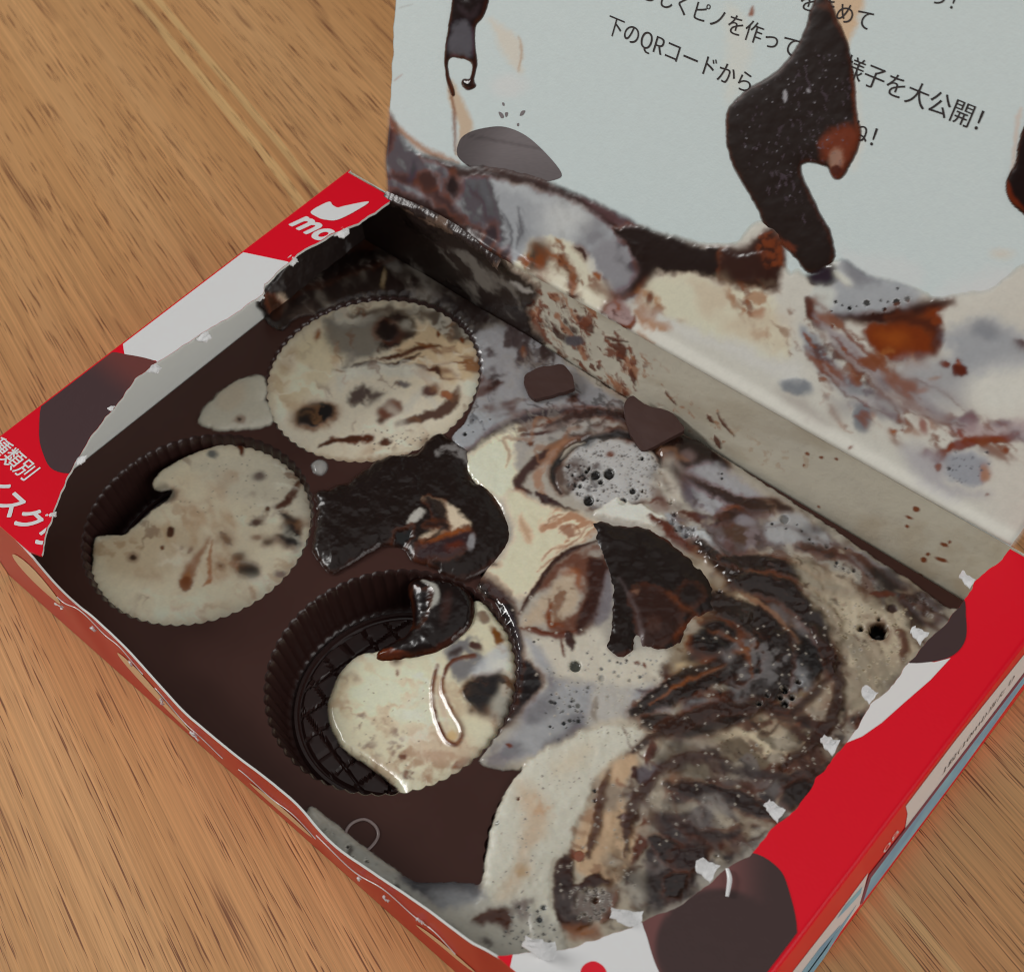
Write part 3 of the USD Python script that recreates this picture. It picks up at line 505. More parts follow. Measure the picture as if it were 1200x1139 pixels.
wb = trimesh.creation.box(bounds=[[.0003, W - .0003, .0002], [L - .0003, W, H - .0004]]); put('back_wall_outer', wb, M_RED_BACK, carton)
# chocolate coat on the left wall in the far corner
ys = np.arange(.030, W - .0005, .00025); zs = np.arange(.009, H - .0005, .00025); Y, Zg = [a.ravel() for a in np.meshgrid(ys, zs, indexing='ij')]; Pl = np.stack([np.full_like(Y, .0006), Y, Zg], -1)
p = Paint(proj(Pl), (40, 32, 30), 300, .5, .3); cov = sstep(2, -2, sdist(p.P + p.w * 3, spline(np.array([(308, 340), (309, 366), (318, 372), (328, 366), (345, 372), (420, 380), (560, 300), (470, 220), (400, 240)], float))))
p.Z(300, 230, 4).poly([(60, 420), (400, 200), (760, 60), (700, 300), (300, 420), (120, 540)], (100, 98, 98), 3, 4, .55, .1, mott=(11, .58, .7, 70, 2.2)).poly([(85, 455), (110, 450), (160, 500), (130, 520)], (170, 150, 130), 2, 2, .9).poly([(40, 460), (80, 470), (140, 530), (80, 560)], (60, 36, 24), 2, 2)
put_painted('chocolate_coating', Pl + np.array([1.0, 0, 0]) * (cov * .0006 * (1 + fbm2(p.P, 12, 3, 4)))[:, None], (lambda F: F[(cov[F] > .03).any(1)])(orient(Pl, grid_faces(len(ys), len(zs)), np.array([1.0, 0, 0]))), M_CHOC, '/World', p.C, p.r, cov,
            label='dark chocolate coating down the inside of the left wall, in the far corner', cat='chocolate')

# ------------------------------------------------------------------ tray with six fluted wells
tray = thing('cup_tray', 'dark brown plastic tray with six fluted wells filling the carton', 'tray')
CENT = [(L / 2 + i * PITCH, W / 2 + j * QROW / 2) for i in (-1, 0, 1) for j in (1, -1)]    # A, B, D, C, E, F
A_C, B_C, D_C, C_C, E_C, F_C = CENT
NF = 60; TH = np.linspace(0, 2 * math.pi, NF * 8 + 1)[:-1]
flute = lambda th, r, a=.00016: r + a * (np.abs(np.sin(th * NF / 2)) * 2 - 1)
fx = np.linspace(.0007, L - .0007, 120); fy = np.interp(fx, FX, FY) + CT + .0004
outer = np.vstack([np.c_[fx, fy], [[L - .0007, W - .0012], [.0007, W - .0012]]])
holes = [np.c_[cx + flute(TH, RIM) * np.cos(TH), cy + flute(TH, RIM) * np.sin(TH)] for cx, cy in CENT]
pv, pf = tri(Polygon(outer, holes)); V = np.c_[pv[:, :2], np.full(len(pv), ZT)]
put('top_sheet', (V, orient(V, pf, np.array([0, 0, 1.0]))), M_TRAY, tray)
prof = [(0, 0), (-.00012, -.0001), (-.0003, -.0003), (-.00045, -.0007), (-.0007, -.002), (-.0011, -.005), (-.0015, -.0075), (-.0018, -.0083), (-.0024, -.0086)]
FL = RIM - .0024; ZFL = ZT - .0086
def well(cx, cy):
    rings = [np.c_[cx + (flute(TH, RIM, .00016 if k < 6 else .00016 * (9 - k) / 4) + dr) * np.cos(TH), cy + (flute(TH, RIM, .00016 if k < 6 else .00016 * (9 - k) / 4) + dr) * np.sin(TH), np.full(len(TH), ZT + dz)] for k, (dr, dz) in enumerate(prof)]
    V = np.array(rings); n, m = V.shape[:2]; V = V.reshape(-1, 3); i, j = np.meshgrid(np.arange(n - 1), np.arange(m), indexing='ij'); a, b, c, d = i * m + j, i * m + (j + 1) % m, (i + 1) * m + (j + 1) % m, (i + 1) * m + j
    w = put('well', trimesh.Trimesh(V, np.vstack([np.stack([q.ravel() for q in (a, d, c)], 1), np.stack([q.ravel() for q in (a, c, b)], 1)]), process=False), M_WELL, tray, smooth=50)
    rr = np.linspace(0, FL + .0001, 74); tq = np.linspace(0, 2 * math.pi, 193); RR, TQ = np.meshgrid(rr, tq, indexing='ij'); x, y = RR * np.cos(TQ), RR * np.sin(TQ)
    a = math.radians(12); u, v = (x * math.cos(a) - y * math.sin(a)), (x * math.sin(a) + y * math.cos(a)); cell = .0036
    du, dv = np.abs((u / cell + .5) % 1 - .5), np.abs((v / cell + .2) % 1 - .5)
    pad = sstep(.015, .08, .5 - np.maximum(np.abs(((u / cell) % 1) - .5), np.abs(((v / cell + .3) % 1) - .5))); inner = sstep(FL - .0011, FL - .0017, RR)
    z = ZFL + .0001 + .00045 * pad * inner + .0005 * sstep(FL - .0011, FL - .0008, RR) * sstep(FL + .0001, FL - .0003, RR)
    put('waffle_floor', trimesh.Trimesh(np.stack([cx + x, cy + y, z], -1).reshape(-1, 3), grid_faces(len(rr), len(tq)), process=False), M_WELL, w, smooth=25)
for c in CENT: well(*c)

# ------------------------------------------------------------------ melted matter lying on the tray
def on_tray(px, z=ZT): return zp(np.array(px, float), z)[:, :2]
def melt(name, cover, paint, z=ZT + .0002, thick=.0005, step=.00019, soft=1.0, warp=2.5, edge=5.0, base=(188, 178, 148), clip=None, zfun=None, seed=0, material=None, e=.80, rough=.2, lump=0.0, raw=False, **kw):
    cv = np.array(cover, float); cv = cv if raw else spline(cv)
    c2 = on_tray(cv, z); lo, hi = c2.min(0) - .002, c2.max(0) + .002; lo = np.maximum(lo, [.0008, -.004]); hi = np.minimum(hi, [L - .0008, W - .0008])
    xs, ys = np.arange(lo[0], hi[0], step), np.arange(lo[1], hi[1], step); X, Y = [a.ravel() for a in np.meshgrid(xs, ys, indexing='ij')]
    B = np.stack([X, Y, np.full_like(X, z) if zfun is None else zfun(X, Y)], -1); p = Paint(proj(B), base, seed, e, rough)
    sd = sdist(p.P + p.w * warp + p.wf * min(warp, 1.2) * .5, cv)
    if clip is not None: sd = np.maximum(sd, clip(X, Y) * 5500)
    cov = sstep(soft, -soft, sd); paint(p)
    if base[0] < 60: p.C += (alb((98, 50, 32), e) - p.C) * (sstep(-5.5, 0, sd + 8 * (fbm2(p.P, 9, 3, 55) - .5)) * FR)[:, None]
    if base[0] > 60: p.blend((len(xs), len(ys)), 1.7, seed)
    p.C *= (np.clip(p.C.mean(1, keepdims=True), .012, 1) / .26) ** .22; p.C = np.clip(p.C, .003, .86); p.grain(.05, .06)
    zz = B[:, 2] + thick * (1 - np.exp(np.minimum(sd, 0) / edge)) * (cov > 0) - .00015 * (1 - cov) + p.h
    if lump: zz += lump * (fbm2(p.P, 12, 3, seed + 5) - .5) * sstep(0, -6, sd)
    B[:, 2] = zz; F = orient(B, grid_faces(len(xs), len(ys)), np.array([0, 0, 1.0])); F = F[(cov[F] > .02).any(1)]
    return put_painted(name, B, F, material or M_MELT, '/World', p.C, p.r, cov, **kw)
CREAM, CREAM2, WHITE, FOAM, GREY, BLUE = (208, 196, 172), (198, 185, 160), (210, 207, 196), (176, 174, 168), (124, 121, 122), (104, 104, 114)
CHOC, DARK, BROWN, RUST, ORANGE, TAN, PURP = (48, 29, 22), (34, 23, 21), (84, 48, 36), (124, 66, 38), (168, 112, 74), (196, 166, 130), (64, 50, 56)
in_rim = lambda c, r: (lambda X, Y: np.hypot(X - c[0], Y - c[1]) - flute(np.arctan2(Y - c[1], X - c[0]), r))

def paint_a(p):
    p.Z(300, 230, 4)
    p.poly([(300, 700), (700, 900), (960, 1000), (1040, 800), (800, 1139), (100, 1139)], WHITE, 10, 5, .25)
    p.poly([(760, 590), (880, 640), (1000, 680), (1040, 780), (1000, 860), (860, 860), (700, 780), (650, 700)], (196, 170, 132), 4, 4, .9).poly([(80, 900), (140, 760), (280, 640), (380, 640), (420, 760), (300, 900), (150, 1000)], (196, 180, 142), 8, 4, .6)
    p.poly([(330, 560), (560, 540), (640, 620), (600, 720), (520, 760), (420, 750), (330, 690)], (118, 112, 104), 5, 5, .9).poly([(400, 560), (600, 520), (900, 560), (1050, 660), (1000, 690), (860, 640), (760, 560), (640, 560)], (92, 78, 70), 3, 5, .9)
    p.line([(370, 820), (420, 800), (470, 740)], 40, (128, 120, 112), 4, 3, .7)
    p.poly([(550, 610), (640, 550), (740, 570), (745, 650), (680, 690), (620, 720), (560, 700), (600, 670)], (58, 36, 30), 2, 4, 1, .15, .25, mott=(16, .3, .48)).ell(620, 640, 60, 45, (50, 32, 28), 0, 2, 4, 1, .1)
    p.line([(570, 770), (680, 745), (760, 715), (865, 705)], 22, (96, 54, 36), 1.5, 3, 1, .1).line([(450, 800), (500, 790), (620, 795), (700, 775), (770, 740)], 24, (76, 48, 42), 1.5, 3, 1, .1).line([(560, 730), (640, 700)], 30, (86, 54, 44), 2, 4, .9, 0, None, (10, .4, .55))
    p.line([(748, 797), (800, 810), (845, 820), (875, 858)], 20, (96, 48, 30), 1.2, 3).line([(820, 800), (920, 782), (1010, 790)], 9, (128, 76, 46), 1, 2).line([(860, 860), (920, 855)], 8, (128, 76, 46), 1, 2).line([(850, 640), (850, 665)], 20, (120, 68, 42), 1.2, 2).line([(960, 655), (975, 690)], 22, (120, 68, 42), 1.2, 3).line([(850, 805), (860, 840)], 26, (80, 44, 32), 1.2, 3)
    p.poly([(640, 680), (1030, 700), (1040, 880), (880, 880), (700, 780)], (130, 78, 46), 2, 5, .8, mott=(12, .57, .64, 10, 3))
    p.line([(400, 900), (420, 850), (520, 820), (660, 825), (780, 840), (850, 880)], 62, (192, 188, 174), 4, 4, .9, .1).line([(700, 1000), (780, 930), (850, 990)], 40, (186, 182, 170), 4, 4, .6)
    p.poly([(425, 960), (460, 910), (520, 875), (560, 905), (610, 920), (590, 960), (540, 990), (460, 985)], (88, 70, 66), 2, 4, .95, mott=(14, .28, .45)).ell(630, 1005, 62, 40, (118, 74, 58), -28, 2, 3).line([(570, 1060), (600, 1050)], 26, (90, 50, 40), 1.5, 2).ell(815, 915, 40, 26, (104, 74, 66), -20, 3, 3).ell(690, 885, 34, 14, (120, 112, 108), 0, 2, 2)
    p.line([(655, 1075), (760, 1040), (870, 1010), (925, 965), (945, 900)], 52, (92, 60, 50), 2, 4, .95).ell(895, 935, 32, 20, (150, 96, 70), 0, 1.5, 3)
    p.ell(275, 1028, 112, 66, (150, 112, 76), -8, 6, 3, .8).ell(270, 1025, 92, 50, (40, 25, 21), -8, 2.2, 4, 1, .12, .25).line([(290, 625), (285, 680)], 24, (140, 90, 56), 2, 3).ell(150, 780, 34, 60, (160, 120, 84), 30, 6, 4, .5)
    p.poly([(360, 1130), (520, 1120), (540, 1150), (380, 1150)], (110, 56, 34), 1.5, 3).Z(350, 480, 4).line([(90, 175), (200, 140), (340, 138)], 22, (92, 52, 34), 1.2, 2).ell(405, 152, 34, 16, (96, 58, 42), -15, 1.5, 3)
    swirls(p, [(310, 330), (570, 330), (570, 550), (310, 550)], 23); p.Z(350, 480, 4)
    p.bubs([(300, 100), (600, 100), (560, 160), (300, 190)], 40, .6, 1.1, (110, 100, 90)); p.line([(0, 190), (180, 240), (420, 225), (540, 210)], 26, (150, 110, 70), 3, 2, .6)
def swirls(p, pts, seed):
    p.Z(0, 0, 1).veins(pts, (168, 122, 84), 34, .88, .99, .4, 30, 2.2, 46, .44, .6, seed, 10).veins(pts, (120, 74, 50), 24, .94, .99, .5, 60, 2.0, 40, .52, .64, seed + 3, 9).veins(pts, (214, 208, 190), 30, .86, .98, .5, 10, 2.2, 50, .42, .6, seed + 5, 10)
def paint_b(p):
    p.Z(0, 380, 3)
    p.poly([(340, 760), (500, 720), (640, 700), (700, 800), (560, 900), (400, 880)], (182, 160, 128), 8, 5, .6).poly([(700, 480), (1000, 480), (1100, 700), (900, 640), (740, 560)], (178, 172, 156), 8, 4, .5).poly([(340, 780), (460, 760), (520, 780), (420, 830), (350, 820)], (166, 130, 94), 3, 4, .6, mott=(6, .5, .62, 10, 2))
    p.poly([(560, 660), (760, 640), (900, 760), (800, 900), (600, 860)], (180, 138, 96), 5, 5, .6, mott=(12, .48, .64, 70, 3))
    p.ell(870, 865, 40, 28, (44, 30, 27), 15, 1.2, 3, 1, -.12, .2).ell(842, 820, 22, 14, (84, 40, 22), -15, 1.2, 2).ell(600, 735, 13, 20, (88, 44, 24), 10, 1.2, 2).ell(572, 790, 10, 7, (110, 58, 32), 0, 1, 2).ell(470, 825, 11, 9, (60, 34, 24), 0, 1, 1).ell(640, 790, 7, 8, (120, 64, 36), 0, 1, 1).ell(672, 798, 7, 14, (120, 64, 36), 30, 1, 1).ell(777, 852, 7, 6, (70, 38, 26), 0, .8, 1)
    p.poly([(735, 745), (715, 820), (690, 880), (665, 930), (636, 935), (628, 910), (645, 875), (690, 820)], (152, 94, 52), 1.5, 2, .9).ell(655, 915, 26, 22, (128, 70, 36), -30, 1.5, 2, .9).line([(745, 760), (742, 840), (740, 900), (715, 925)], 14, (170, 110, 66), 1.2, 2)
    p.line([(775, 735), (795, 760), (818, 782)], 24, (92, 48, 28), 1.2, 2, 1, .1).line([(960, 650), (1005, 628), (1035, 590), (1050, 555)], 24, (96, 60, 46), 1.5, 2).ell(940, 652, 8, 8, (90, 50, 32), 0, .8, 1).poly([(985, 670), (1030, 680), (1062, 720), (1055, 790), (1010, 780), (975, 745), (1000, 730)], (46, 36, 36), 2, 4, 1, .1).line([(935, 770), (965, 760)], 20, (66, 42, 34), 1.5, 3).ell(905, 700, 26, 13, (100, 76, 66), 0, 2, 3).ell(905, 750, 20, 9, (130, 76, 44), 0, 1.2, 2).ell(915, 535, 24, 16, (112, 98, 92), 0, 3, 2).ell(750, 460, 20, 15, (112, 112, 108), 0, 2, 2).ell(848, 440, 12, 26, (106, 56, 36), -15, 1.5, 2).ell(585, 600, 30, 22, (40, 32, 32), 0, 4, 3)
    p.poly([(800, 840), (960, 860), (900, 960), (830, 930)], (160, 100, 58), 1.5, 4, .8, mott=(10, .56, .63, 60, 2)).ell(985, 880, 18, 10, (130, 120, 118), 0, 2, 2).poly([(860, 640), (1000, 560), (1090, 700), (980, 760)], (120, 90, 74), 3, 4, .6, mott=(9, .6, .68))
    swirls(p, [(100, 500), (380, 500), (380, 740), (100, 740)], 3); p.Z(0, 380, 3)
    p.bubs([(600, 480), (1000, 500), (1050, 650), (700, 700)], 50, .4, .8, (120, 110, 96)); p.poly([(350, 740), (430, 738), (500, 690), (560, 640), (610, 600), (560, 560), (480, 640)], (150, 142, 124), 3, 3, .8)
def paint_c(p):
    p.Z(300, 640, 3.53)
    p.poly([(320, 600), (380, 500), (470, 480), (480, 600), (400, 700), (330, 720)], (178, 142, 96), 5, 4, .7, mott=(14, .45, .62)).poly([(380, 560), (640, 500), (720, 640), (600, 760), (420, 720)], (212, 204, 176), 8, 4, .8)
    p.poly([(420, 700), (560, 740), (640, 840), (560, 900), (430, 840)], (128, 96, 88), 2, 4, .7, mott=(9, .55, .65)).poly([(560, 840), (880, 880), (820, 960), (680, 1000), (590, 940)], (160, 112, 76), 2, 4, .7, mott=(12, .5, .62)).ell(640, 960, 36, 20, (104, 52, 30), 15, 1.5, 4, .9, 0, None, (8, .35, .5)).ell(850, 905, 40, 16, (140, 78, 44), -35, 1.5, 3).ell(610, 880, 20, 12, (110, 62, 42), 0, 1.2, 3)
    p.poly([(640, 760), (860, 800), (900, 880), (700, 900)], (190, 160, 134), 5, 4, .6).poly([(780, 420), (900, 385), (950, 470), (900, 560), (840, 570), (800, 500)], (110, 108, 114), 3, 4, .9, mott=(12, .3, .5)).ell(915, 425, 28, 16, (86, 52, 44), 15, 1.2, 3).ell(830, 445, 34, 14, (74, 58, 56), -30, 2, 3)
    p.ell(1000, 380, 22, 46, (130, 80, 38), -20, 2, 4).ell(945, 300, 34, 24, (110, 76, 64), 20, 2, 4, .8).poly([(940, 470), (1040, 420), (1020, 540), (900, 560)], (178, 182, 188), 3, 3, .7)
    p.line([(752, 505), (735, 580), (735, 650), (750, 720), (780, 795), (820, 832), (852, 810), (855, 770), (830, 720), (795, 660), (775, 590), (790, 520), (830, 480), (905, 465)], 17, (108, 54, 30), 1.0, 1.2, 1, .15, .25, None, False).ell(815, 795, 22, 20, (200, 170, 120), 0, 2, 1).ell(772, 660, 12, 90, (190, 160, 140), -12, 2, 1, .6)
    p.ell(583, 484, 10, 8, (70, 36, 24), 0, .8, 1).ell(587, 532, 6, 13, (120, 62, 36), 0, .8, 1).ell(893, 692, 8, 7, (40, 30, 26), 0, .8, 1).ell(730, 645, 7, 12, (108, 54, 30), 0, .8, 1)
    p.poly([(860, 610), (900, 570), (985, 540), (1060, 560), (1040, 720), (980, 725), (920, 690), (880, 650)], (38, 28, 28), 1.5, 3, 1, .1, .2)
    swirls(p, [(370, 680), (620, 680), (620, 940), (370, 940)], 13); p.Z(300, 640, 3.53)
    p.bubs([(420, 620), (700, 560), (760, 900), (560, 980)], 40, .4, .8, (100, 84, 74))
A_Z, B_Z = ZT - .0005, ZT - .0020
melt('melted_ice_cream', [(300, 350), (600, 320), (590, 470), (560, 560), (300, 560)], paint_a, z=A_Z, thick=.0001, base=CREAM2, clip=in_rim(A_C, RIM - .0002), seed=1, label='melted ice cream filling the round well in the far left corner, streaked with chocolate', cat='ice cream')
melt('melted_ice_cream', Z(0, 380, 3, [(540, 550), (590, 500), (680, 455), (770, 425), (880, 420), (1000, 460), (1120, 560), (1180, 700), (1120, 900), (900, 1060), (600, 1100), (300, 1000), (325, 860), (332, 770), (345, 745), (385, 742), (440, 738), (480, 700), (530, 660), (590, 615), (605, 580), (565, 585), (545, 575)]), paint_b, z=B_Z, thick=.0003, clip=in_rim(B_C, RIM - .0006), seed=2, base=(202, 190, 164), warp=1.2, label='pale melted ice cream half filling the leftmost well, bare at its upper left', cat='ice cream')
cA, cB = on_tray([(385, 830)], .006)[0], on_tray([(585, 770)], ZT - .001)[0]; cd = (cB - cA) / np.hypot(*(cB - cA)); cl = np.hypot(*(cB - cA))
def z_c(X, Y):
    t = ((X - cA[0]) * cd[0] + (Y - cA[1]) * cd[1]) / cl; return (ZFL + .0014) + (ZT - .0008 - ZFL - .0014) * sstep(-.05, 1.0, t)
melt('melted_ice_cream', Z(300, 640, 3.53, [(300, 690), (308, 610), (360, 510), (430, 450), (500, 440), (560, 420), (640, 460), (740, 430), (850, 360), (890, 300), (900, 230), (950, 245), (1010, 320), (1090, 400), (1120, 560), (1060, 800), (900, 1000), (640, 1090), (590, 1010), (540, 960), (470, 910), (380, 850), (330, 780)]), paint_c, z=.008, thick=.0008, edge=3, zfun=z_c, clip=in_rim(C_C, RIM - .0004), seed=3, base=(202, 193, 164), warp=1.2, label='cream coloured ice cream left in the lower well whose waffle floor shows', cat='ice cream')
def paint_cd(p):
    p.Z(300, 640, 3.53).ell(560, 460, 70, 18, (112, 52, 28), -8, 2, 4, 1).line([(520, 470), (640, 455), (720, 440), (800, 400), (880, 340)], 16, (84, 42, 30), 2, 3, .9).line([(690, 150), (745, 190), (750, 240), (715, 275)], 26, (158, 156, 148), 1.5, 1.5, 1, .15, .2).poly([(650, 200), (720, 210), (715, 260), (680, 330), (640, 320)], (22, 16, 15), 3, 3, .9, -.2).ell(790, 270, 20, 60, (84, 54, 48), 10, 4, 2, .6)
melt('chocolate_sauce', Z(300, 640, 3.53, [(630, 160), (700, 120), (800, 130), (880, 190), (905, 250), (885, 330), (820, 400), (740, 440), (660, 450), (600, 475), (510, 480), (500, 450), (560, 400), (620, 370), (650, 300), (640, 220)]), paint_cd, z=.008, thick=.0012, edge=4, zfun=lambda X, Y: z_c(X, Y) + .0006, clip=in_rim(C_C, RIM - .0002), seed=4, base=(44, 28, 25), material=M_CHOC, rough=.24, lump=.0003, warp=1.5, label='dark chocolate sauce running down into the top of the waffle floored well', cat='chocolate sauce')
melt('melted_ice_cream', Z(0, 380, 3, [(700, 325), (740, 270), (800, 215), (880, 178), (920, 180), (940, 220), (935, 270), (960, 320), (950, 350), (880, 370), (820, 372), (760, 365), (710, 350)]), lambda p: p.Z(0, 380, 3).ell(845, 340, 6, 5, (60, 50, 46)).poly([(760, 240), (860, 200), (860, 280), (780, 300)], (180, 164, 142), 4, 3, .6), z=ZT + .00015, thick=.0006, seed=5, base=(176, 170, 154), soft=2, label='small pale puddle of ice cream on the tray between the two left wells', cat='ice cream')
melt('melted_ice_cream', Z(350, 480, 4, [(60, 255), (90, 235), (125, 245), (132, 275), (110, 305), (80, 300), (65, 280)]), lambda p: None, z=ZT + .00015, thick=.0006, seed=6, base=(150, 146, 142), soft=1.5, warp=.5, label='tiny round drop of ice cream beside the far left well', cat='ice cream')

# the large spill that drowns the three right-hand wells and the far corner
def paint_main(p):
    # far left corner, above the first well
    p.Z(300, 230, 4)
    p.poly([(0, 520), (300, 330), (700, 60), (1300, 500), (1060, 660), (900, 570), (700, 540), (400, 550), (200, 640), (60, 760)], (60, 44, 40), 2, 4, 1, 0, .3)
    p.poly([(300, 420), (640, 340), (900, 300), (1300, 560), (1060, 640), (800, 520), (500, 540), (320, 520)], (122, 114, 104), 2, 5, .9, .1, .35, mott=(20, .46, .6, 60, 1.8)).poly([(560, 300), (800, 180), (1200, 420), (1200, 620), (900, 500)], (132, 126, 120), 2, 5, .8, .1, .35, mott=(14, .52, .62, 40, 2.6)).poly([(150, 560), (420, 480), (700, 520), (300, 600)], (96, 80, 72), 3, 4, .6, mott=(12, .45, .6))
    p.poly([(300, 300), (560, 250), (700, 280), (500, 360), (250, 440), (120, 520), (100, 560)], (24, 18, 17), 6, 4, .85).ell(600, 400, 12, 40, (150, 130, 100), 8, 2, 3).ell(940, 400, 34, 24, (170, 172, 172), 40, 3, 3).line([(380, 580), (405, 565), (425, 575)], 16, (190, 195, 195), 1, 1)
    p.line([(1000, 640), (1050, 740), (1055, 840), (1020, 960), (900, 1110)], 44, (66, 58, 66), 3, 3, .95, .15, .2)
    # band between the far wall and the middle well
    p.Z(540, 380, 4)
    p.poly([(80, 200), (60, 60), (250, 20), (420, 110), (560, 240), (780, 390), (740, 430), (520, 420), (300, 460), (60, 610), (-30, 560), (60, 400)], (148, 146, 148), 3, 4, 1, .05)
    p.poly([(60, 0), (340, 30), (480, 180), (300, 210), (120, 280), (80, 160)], (76, 58, 56), 2, 5, .9, .12, .3, mott=(15, .46, .58)).poly([(80, 240), (320, 330), (600, 380), (500, 420), (300, 440), (80, 420)], (96, 66, 58), 2, 5, .85, .1, .3, mott=(12, .54, .64, -15, 2.5))
    p.line([(120, 320), (200, 285)], 34, (84, 52, 44), 2, 3).line([(290, 130), (300, 170)], 26, (130, 84, 60), 2, 3, .9).ell(540, 360, 45, 22, (92, 62, 54), -15, 2, 4).ell(580, 382, 14, 14, (110, 70, 54), 0, 1, 2).poly([(560, 280), (680, 330), (640, 400), (560, 380)], (132, 132, 142), 3, 4, .8)
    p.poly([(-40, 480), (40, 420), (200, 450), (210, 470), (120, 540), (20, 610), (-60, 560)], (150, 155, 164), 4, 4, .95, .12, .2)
    p.line([(40, 610), (90, 580), (160, 525), (260, 470), (380, 432), (520, 425), (640, 432), (760, 460), (860, 520)], 36, (66, 53, 58), 2.5, 3, .95, -.1, .3)
    for x, y, r in ((22, 528, 10), (12, 468, 4), (38, 487, 3), (60, 462, 4), (100, 470, 3), (140, 460, 4), (-20, 500, 4), (312, 565, 5), (150, 572, 7), (60, 520, 3)): p.bub(x, y, r)
    # middle far well: foam and shell
    p.poly([(60, 620), (130, 555), (240, 495), (300, 540), (290, 640), (256, 760), (190, 840), (120, 780), (60, 740), (0, 700)], (212, 203, 176), 4, 4, 1, .2)
    p.poly([(290, 520), (480, 445), (640, 460), (760, 480), (600, 530), (430, 560), (330, 600), (280, 700), (250, 640)], (160, 154, 148), 3, 4, .95).poly([(290, 480), (640, 450), (700, 480), (480, 540), (320, 600)], (104, 62, 46), 1.5, 4, .8, .1, .3, mott=(9, .58, .66, -10, 2.5))
    p.line([(290, 532), (380, 518), (460, 508)], 17, (84, 50, 46), 1.5, 3).ell(420, 466, 16, 12, (120, 62, 40), 0, 1.2, 2).line([(310, 580), (340, 570)], 26, (110, 70, 52), 2, 3)
    p.line([(600, 525), (500, 560), (400, 620), (310, 700), (268, 760), (330, 800)], 46, (82, 52, 46), 2, 4, 1, .25, .3).line([(580, 545), (480, 590), (400, 660), (360, 740), (400, 820)], 44, (166, 122, 94), 2, 5, .85, 0, None, (11, .34, .5, -40, 2)).line([(262, 780), (290, 820), (270, 860)], 40, (134, 76, 46), 3, 4, .8)
    p.line([(360, 800), (400, 830), (440, 860), (540, 890)], 44, (74, 46, 44), 1.5, 4, 1, .2).line([(700, 500), (790, 540), (880, 580)], 40, (64, 44, 42), 2, 4, 1, .2)
    p.line([(470, 800), (432, 730), (450, 665), (520, 592), (620, 548), (740, 528), (860, 556), (930, 615), (938, 680)], 34, (50, 44, 43), 1.5, 2, 1, -.35, .3).line([(600, 870), (680, 880), (760, 858), (850, 850)], 18, (58, 46, 44), 2, 4, .9, -.2)
    p.line([(470, 640), (520, 590), (580, 565)], 16, (176, 166, 150), 1, 1.5, .9, .5).line([(540, 620), (600, 575), (660, 548)], 30, (104, 106, 108), 1.5, 2, 1, .3).line([(900, 590), (935, 640)], 26, (44, 40, 40), 1, 1)
    foam = [(480, 690), (520, 640), (590, 590), (680, 552), (760, 560), (840, 590), (890, 620), (925, 670), (950, 730), (930, 800), (820, 840), (740, 860), (660, 875), (590, 850), (520, 790), (490, 740)]
    p.poly(foam, (174, 172, 170), 2.5, 4, 1, .12, .5); p.poly([(440, 690), (520, 655), (640, 660), (630, 700), (560, 750), (500, 800), (450, 770)], (84, 56, 46), 2, 4, .85, -.1, .4, mott=(10, .3, .5)).poly([(560, 700), (660, 690), (640, 790), (570, 780)], (70, 60, 62), 2, 4, .7, -.2, None, (7, .42, .55)).ell(700, 620, 20, 14, (120, 66, 46), 0, 1.2, 3)
    p.bubs(foam, 330, .5, 1.6, (120, 116, 114), None, -.22); p.bubs([(480, 690), (600, 660), (680, 760), (640, 860), (540, 800)], 60, .7, 2.2, (52, 46, 44), None, -.3)
    for x, y, r in ((632, 716, 23), (695, 712, 26), (600, 836, 25), (805, 793, 15), (655, 750, 13), (760, 845, 20), (850, 640, 9), (850, 792, 7), (985, 845, 12), (1000, 905, 12), (590, 700, 11), (560, 770, 10), (990, 940, 14), (1030, 970, 16), (1050, 1000, 16), (1090, 975, 9)): p.bub(x, y, r, (40, 36, 34), (196, 194, 190), -.6)
    p.poly([(640, 885), (700, 850), (745, 838), (800, 855), (870, 880), (960, 925), (900, 960), (760, 940), (640, 915)], (204, 200, 188), 1.5, 3, 1, .5, .4)
    p.poly([(920, 690), (990, 690), (1035, 780), (1020, 850), (930, 830), (890, 780)], (190, 182, 168), 3, 4, .9, .3).poly([(880, 850), (940, 830), (980, 860), (960, 900), (890, 880)], (150, 130, 120), 2, 3, .9).line([(880, 850), (920, 830), (965, 850)], 14, (110, 56, 42), 1.2, 2)
    p.poly([(920, 580), (1040, 535), (1180, 590), (1260, 680), (1160, 690), (1070, 705), (1010, 660)], (52, 34, 31), 2, 4, 1, .3, .25).ell(1070, 640, 36, 26, (130, 110, 108), 10, 3, 4, .7).line([(1060, 690), (1110, 690), (1160, 670)], 16, (120, 58, 40), 2, 3)
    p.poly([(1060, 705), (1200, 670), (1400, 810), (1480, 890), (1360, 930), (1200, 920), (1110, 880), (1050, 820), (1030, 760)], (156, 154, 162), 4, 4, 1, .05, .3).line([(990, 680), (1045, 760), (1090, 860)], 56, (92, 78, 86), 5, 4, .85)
    p.line([(1035, 895), (1110, 925), (1190, 960), (1240, 1000)], 44, (98, 52, 38), 2, 4, 1, .15, .3).poly([(960, 900), (1100, 960), (1240, 1080), (1240, 1180), (1060, 1060), (980, 980)], (150, 152, 158), 2, 5, .9, .2, None, (8, .3, .5)).poly([(1090, 990), (1160, 1000), (1250, 1090), (1300, 1170), (1240, 1180), (1140, 1090)], (178, 184, 186), 2, 3, 1, .6, .5)
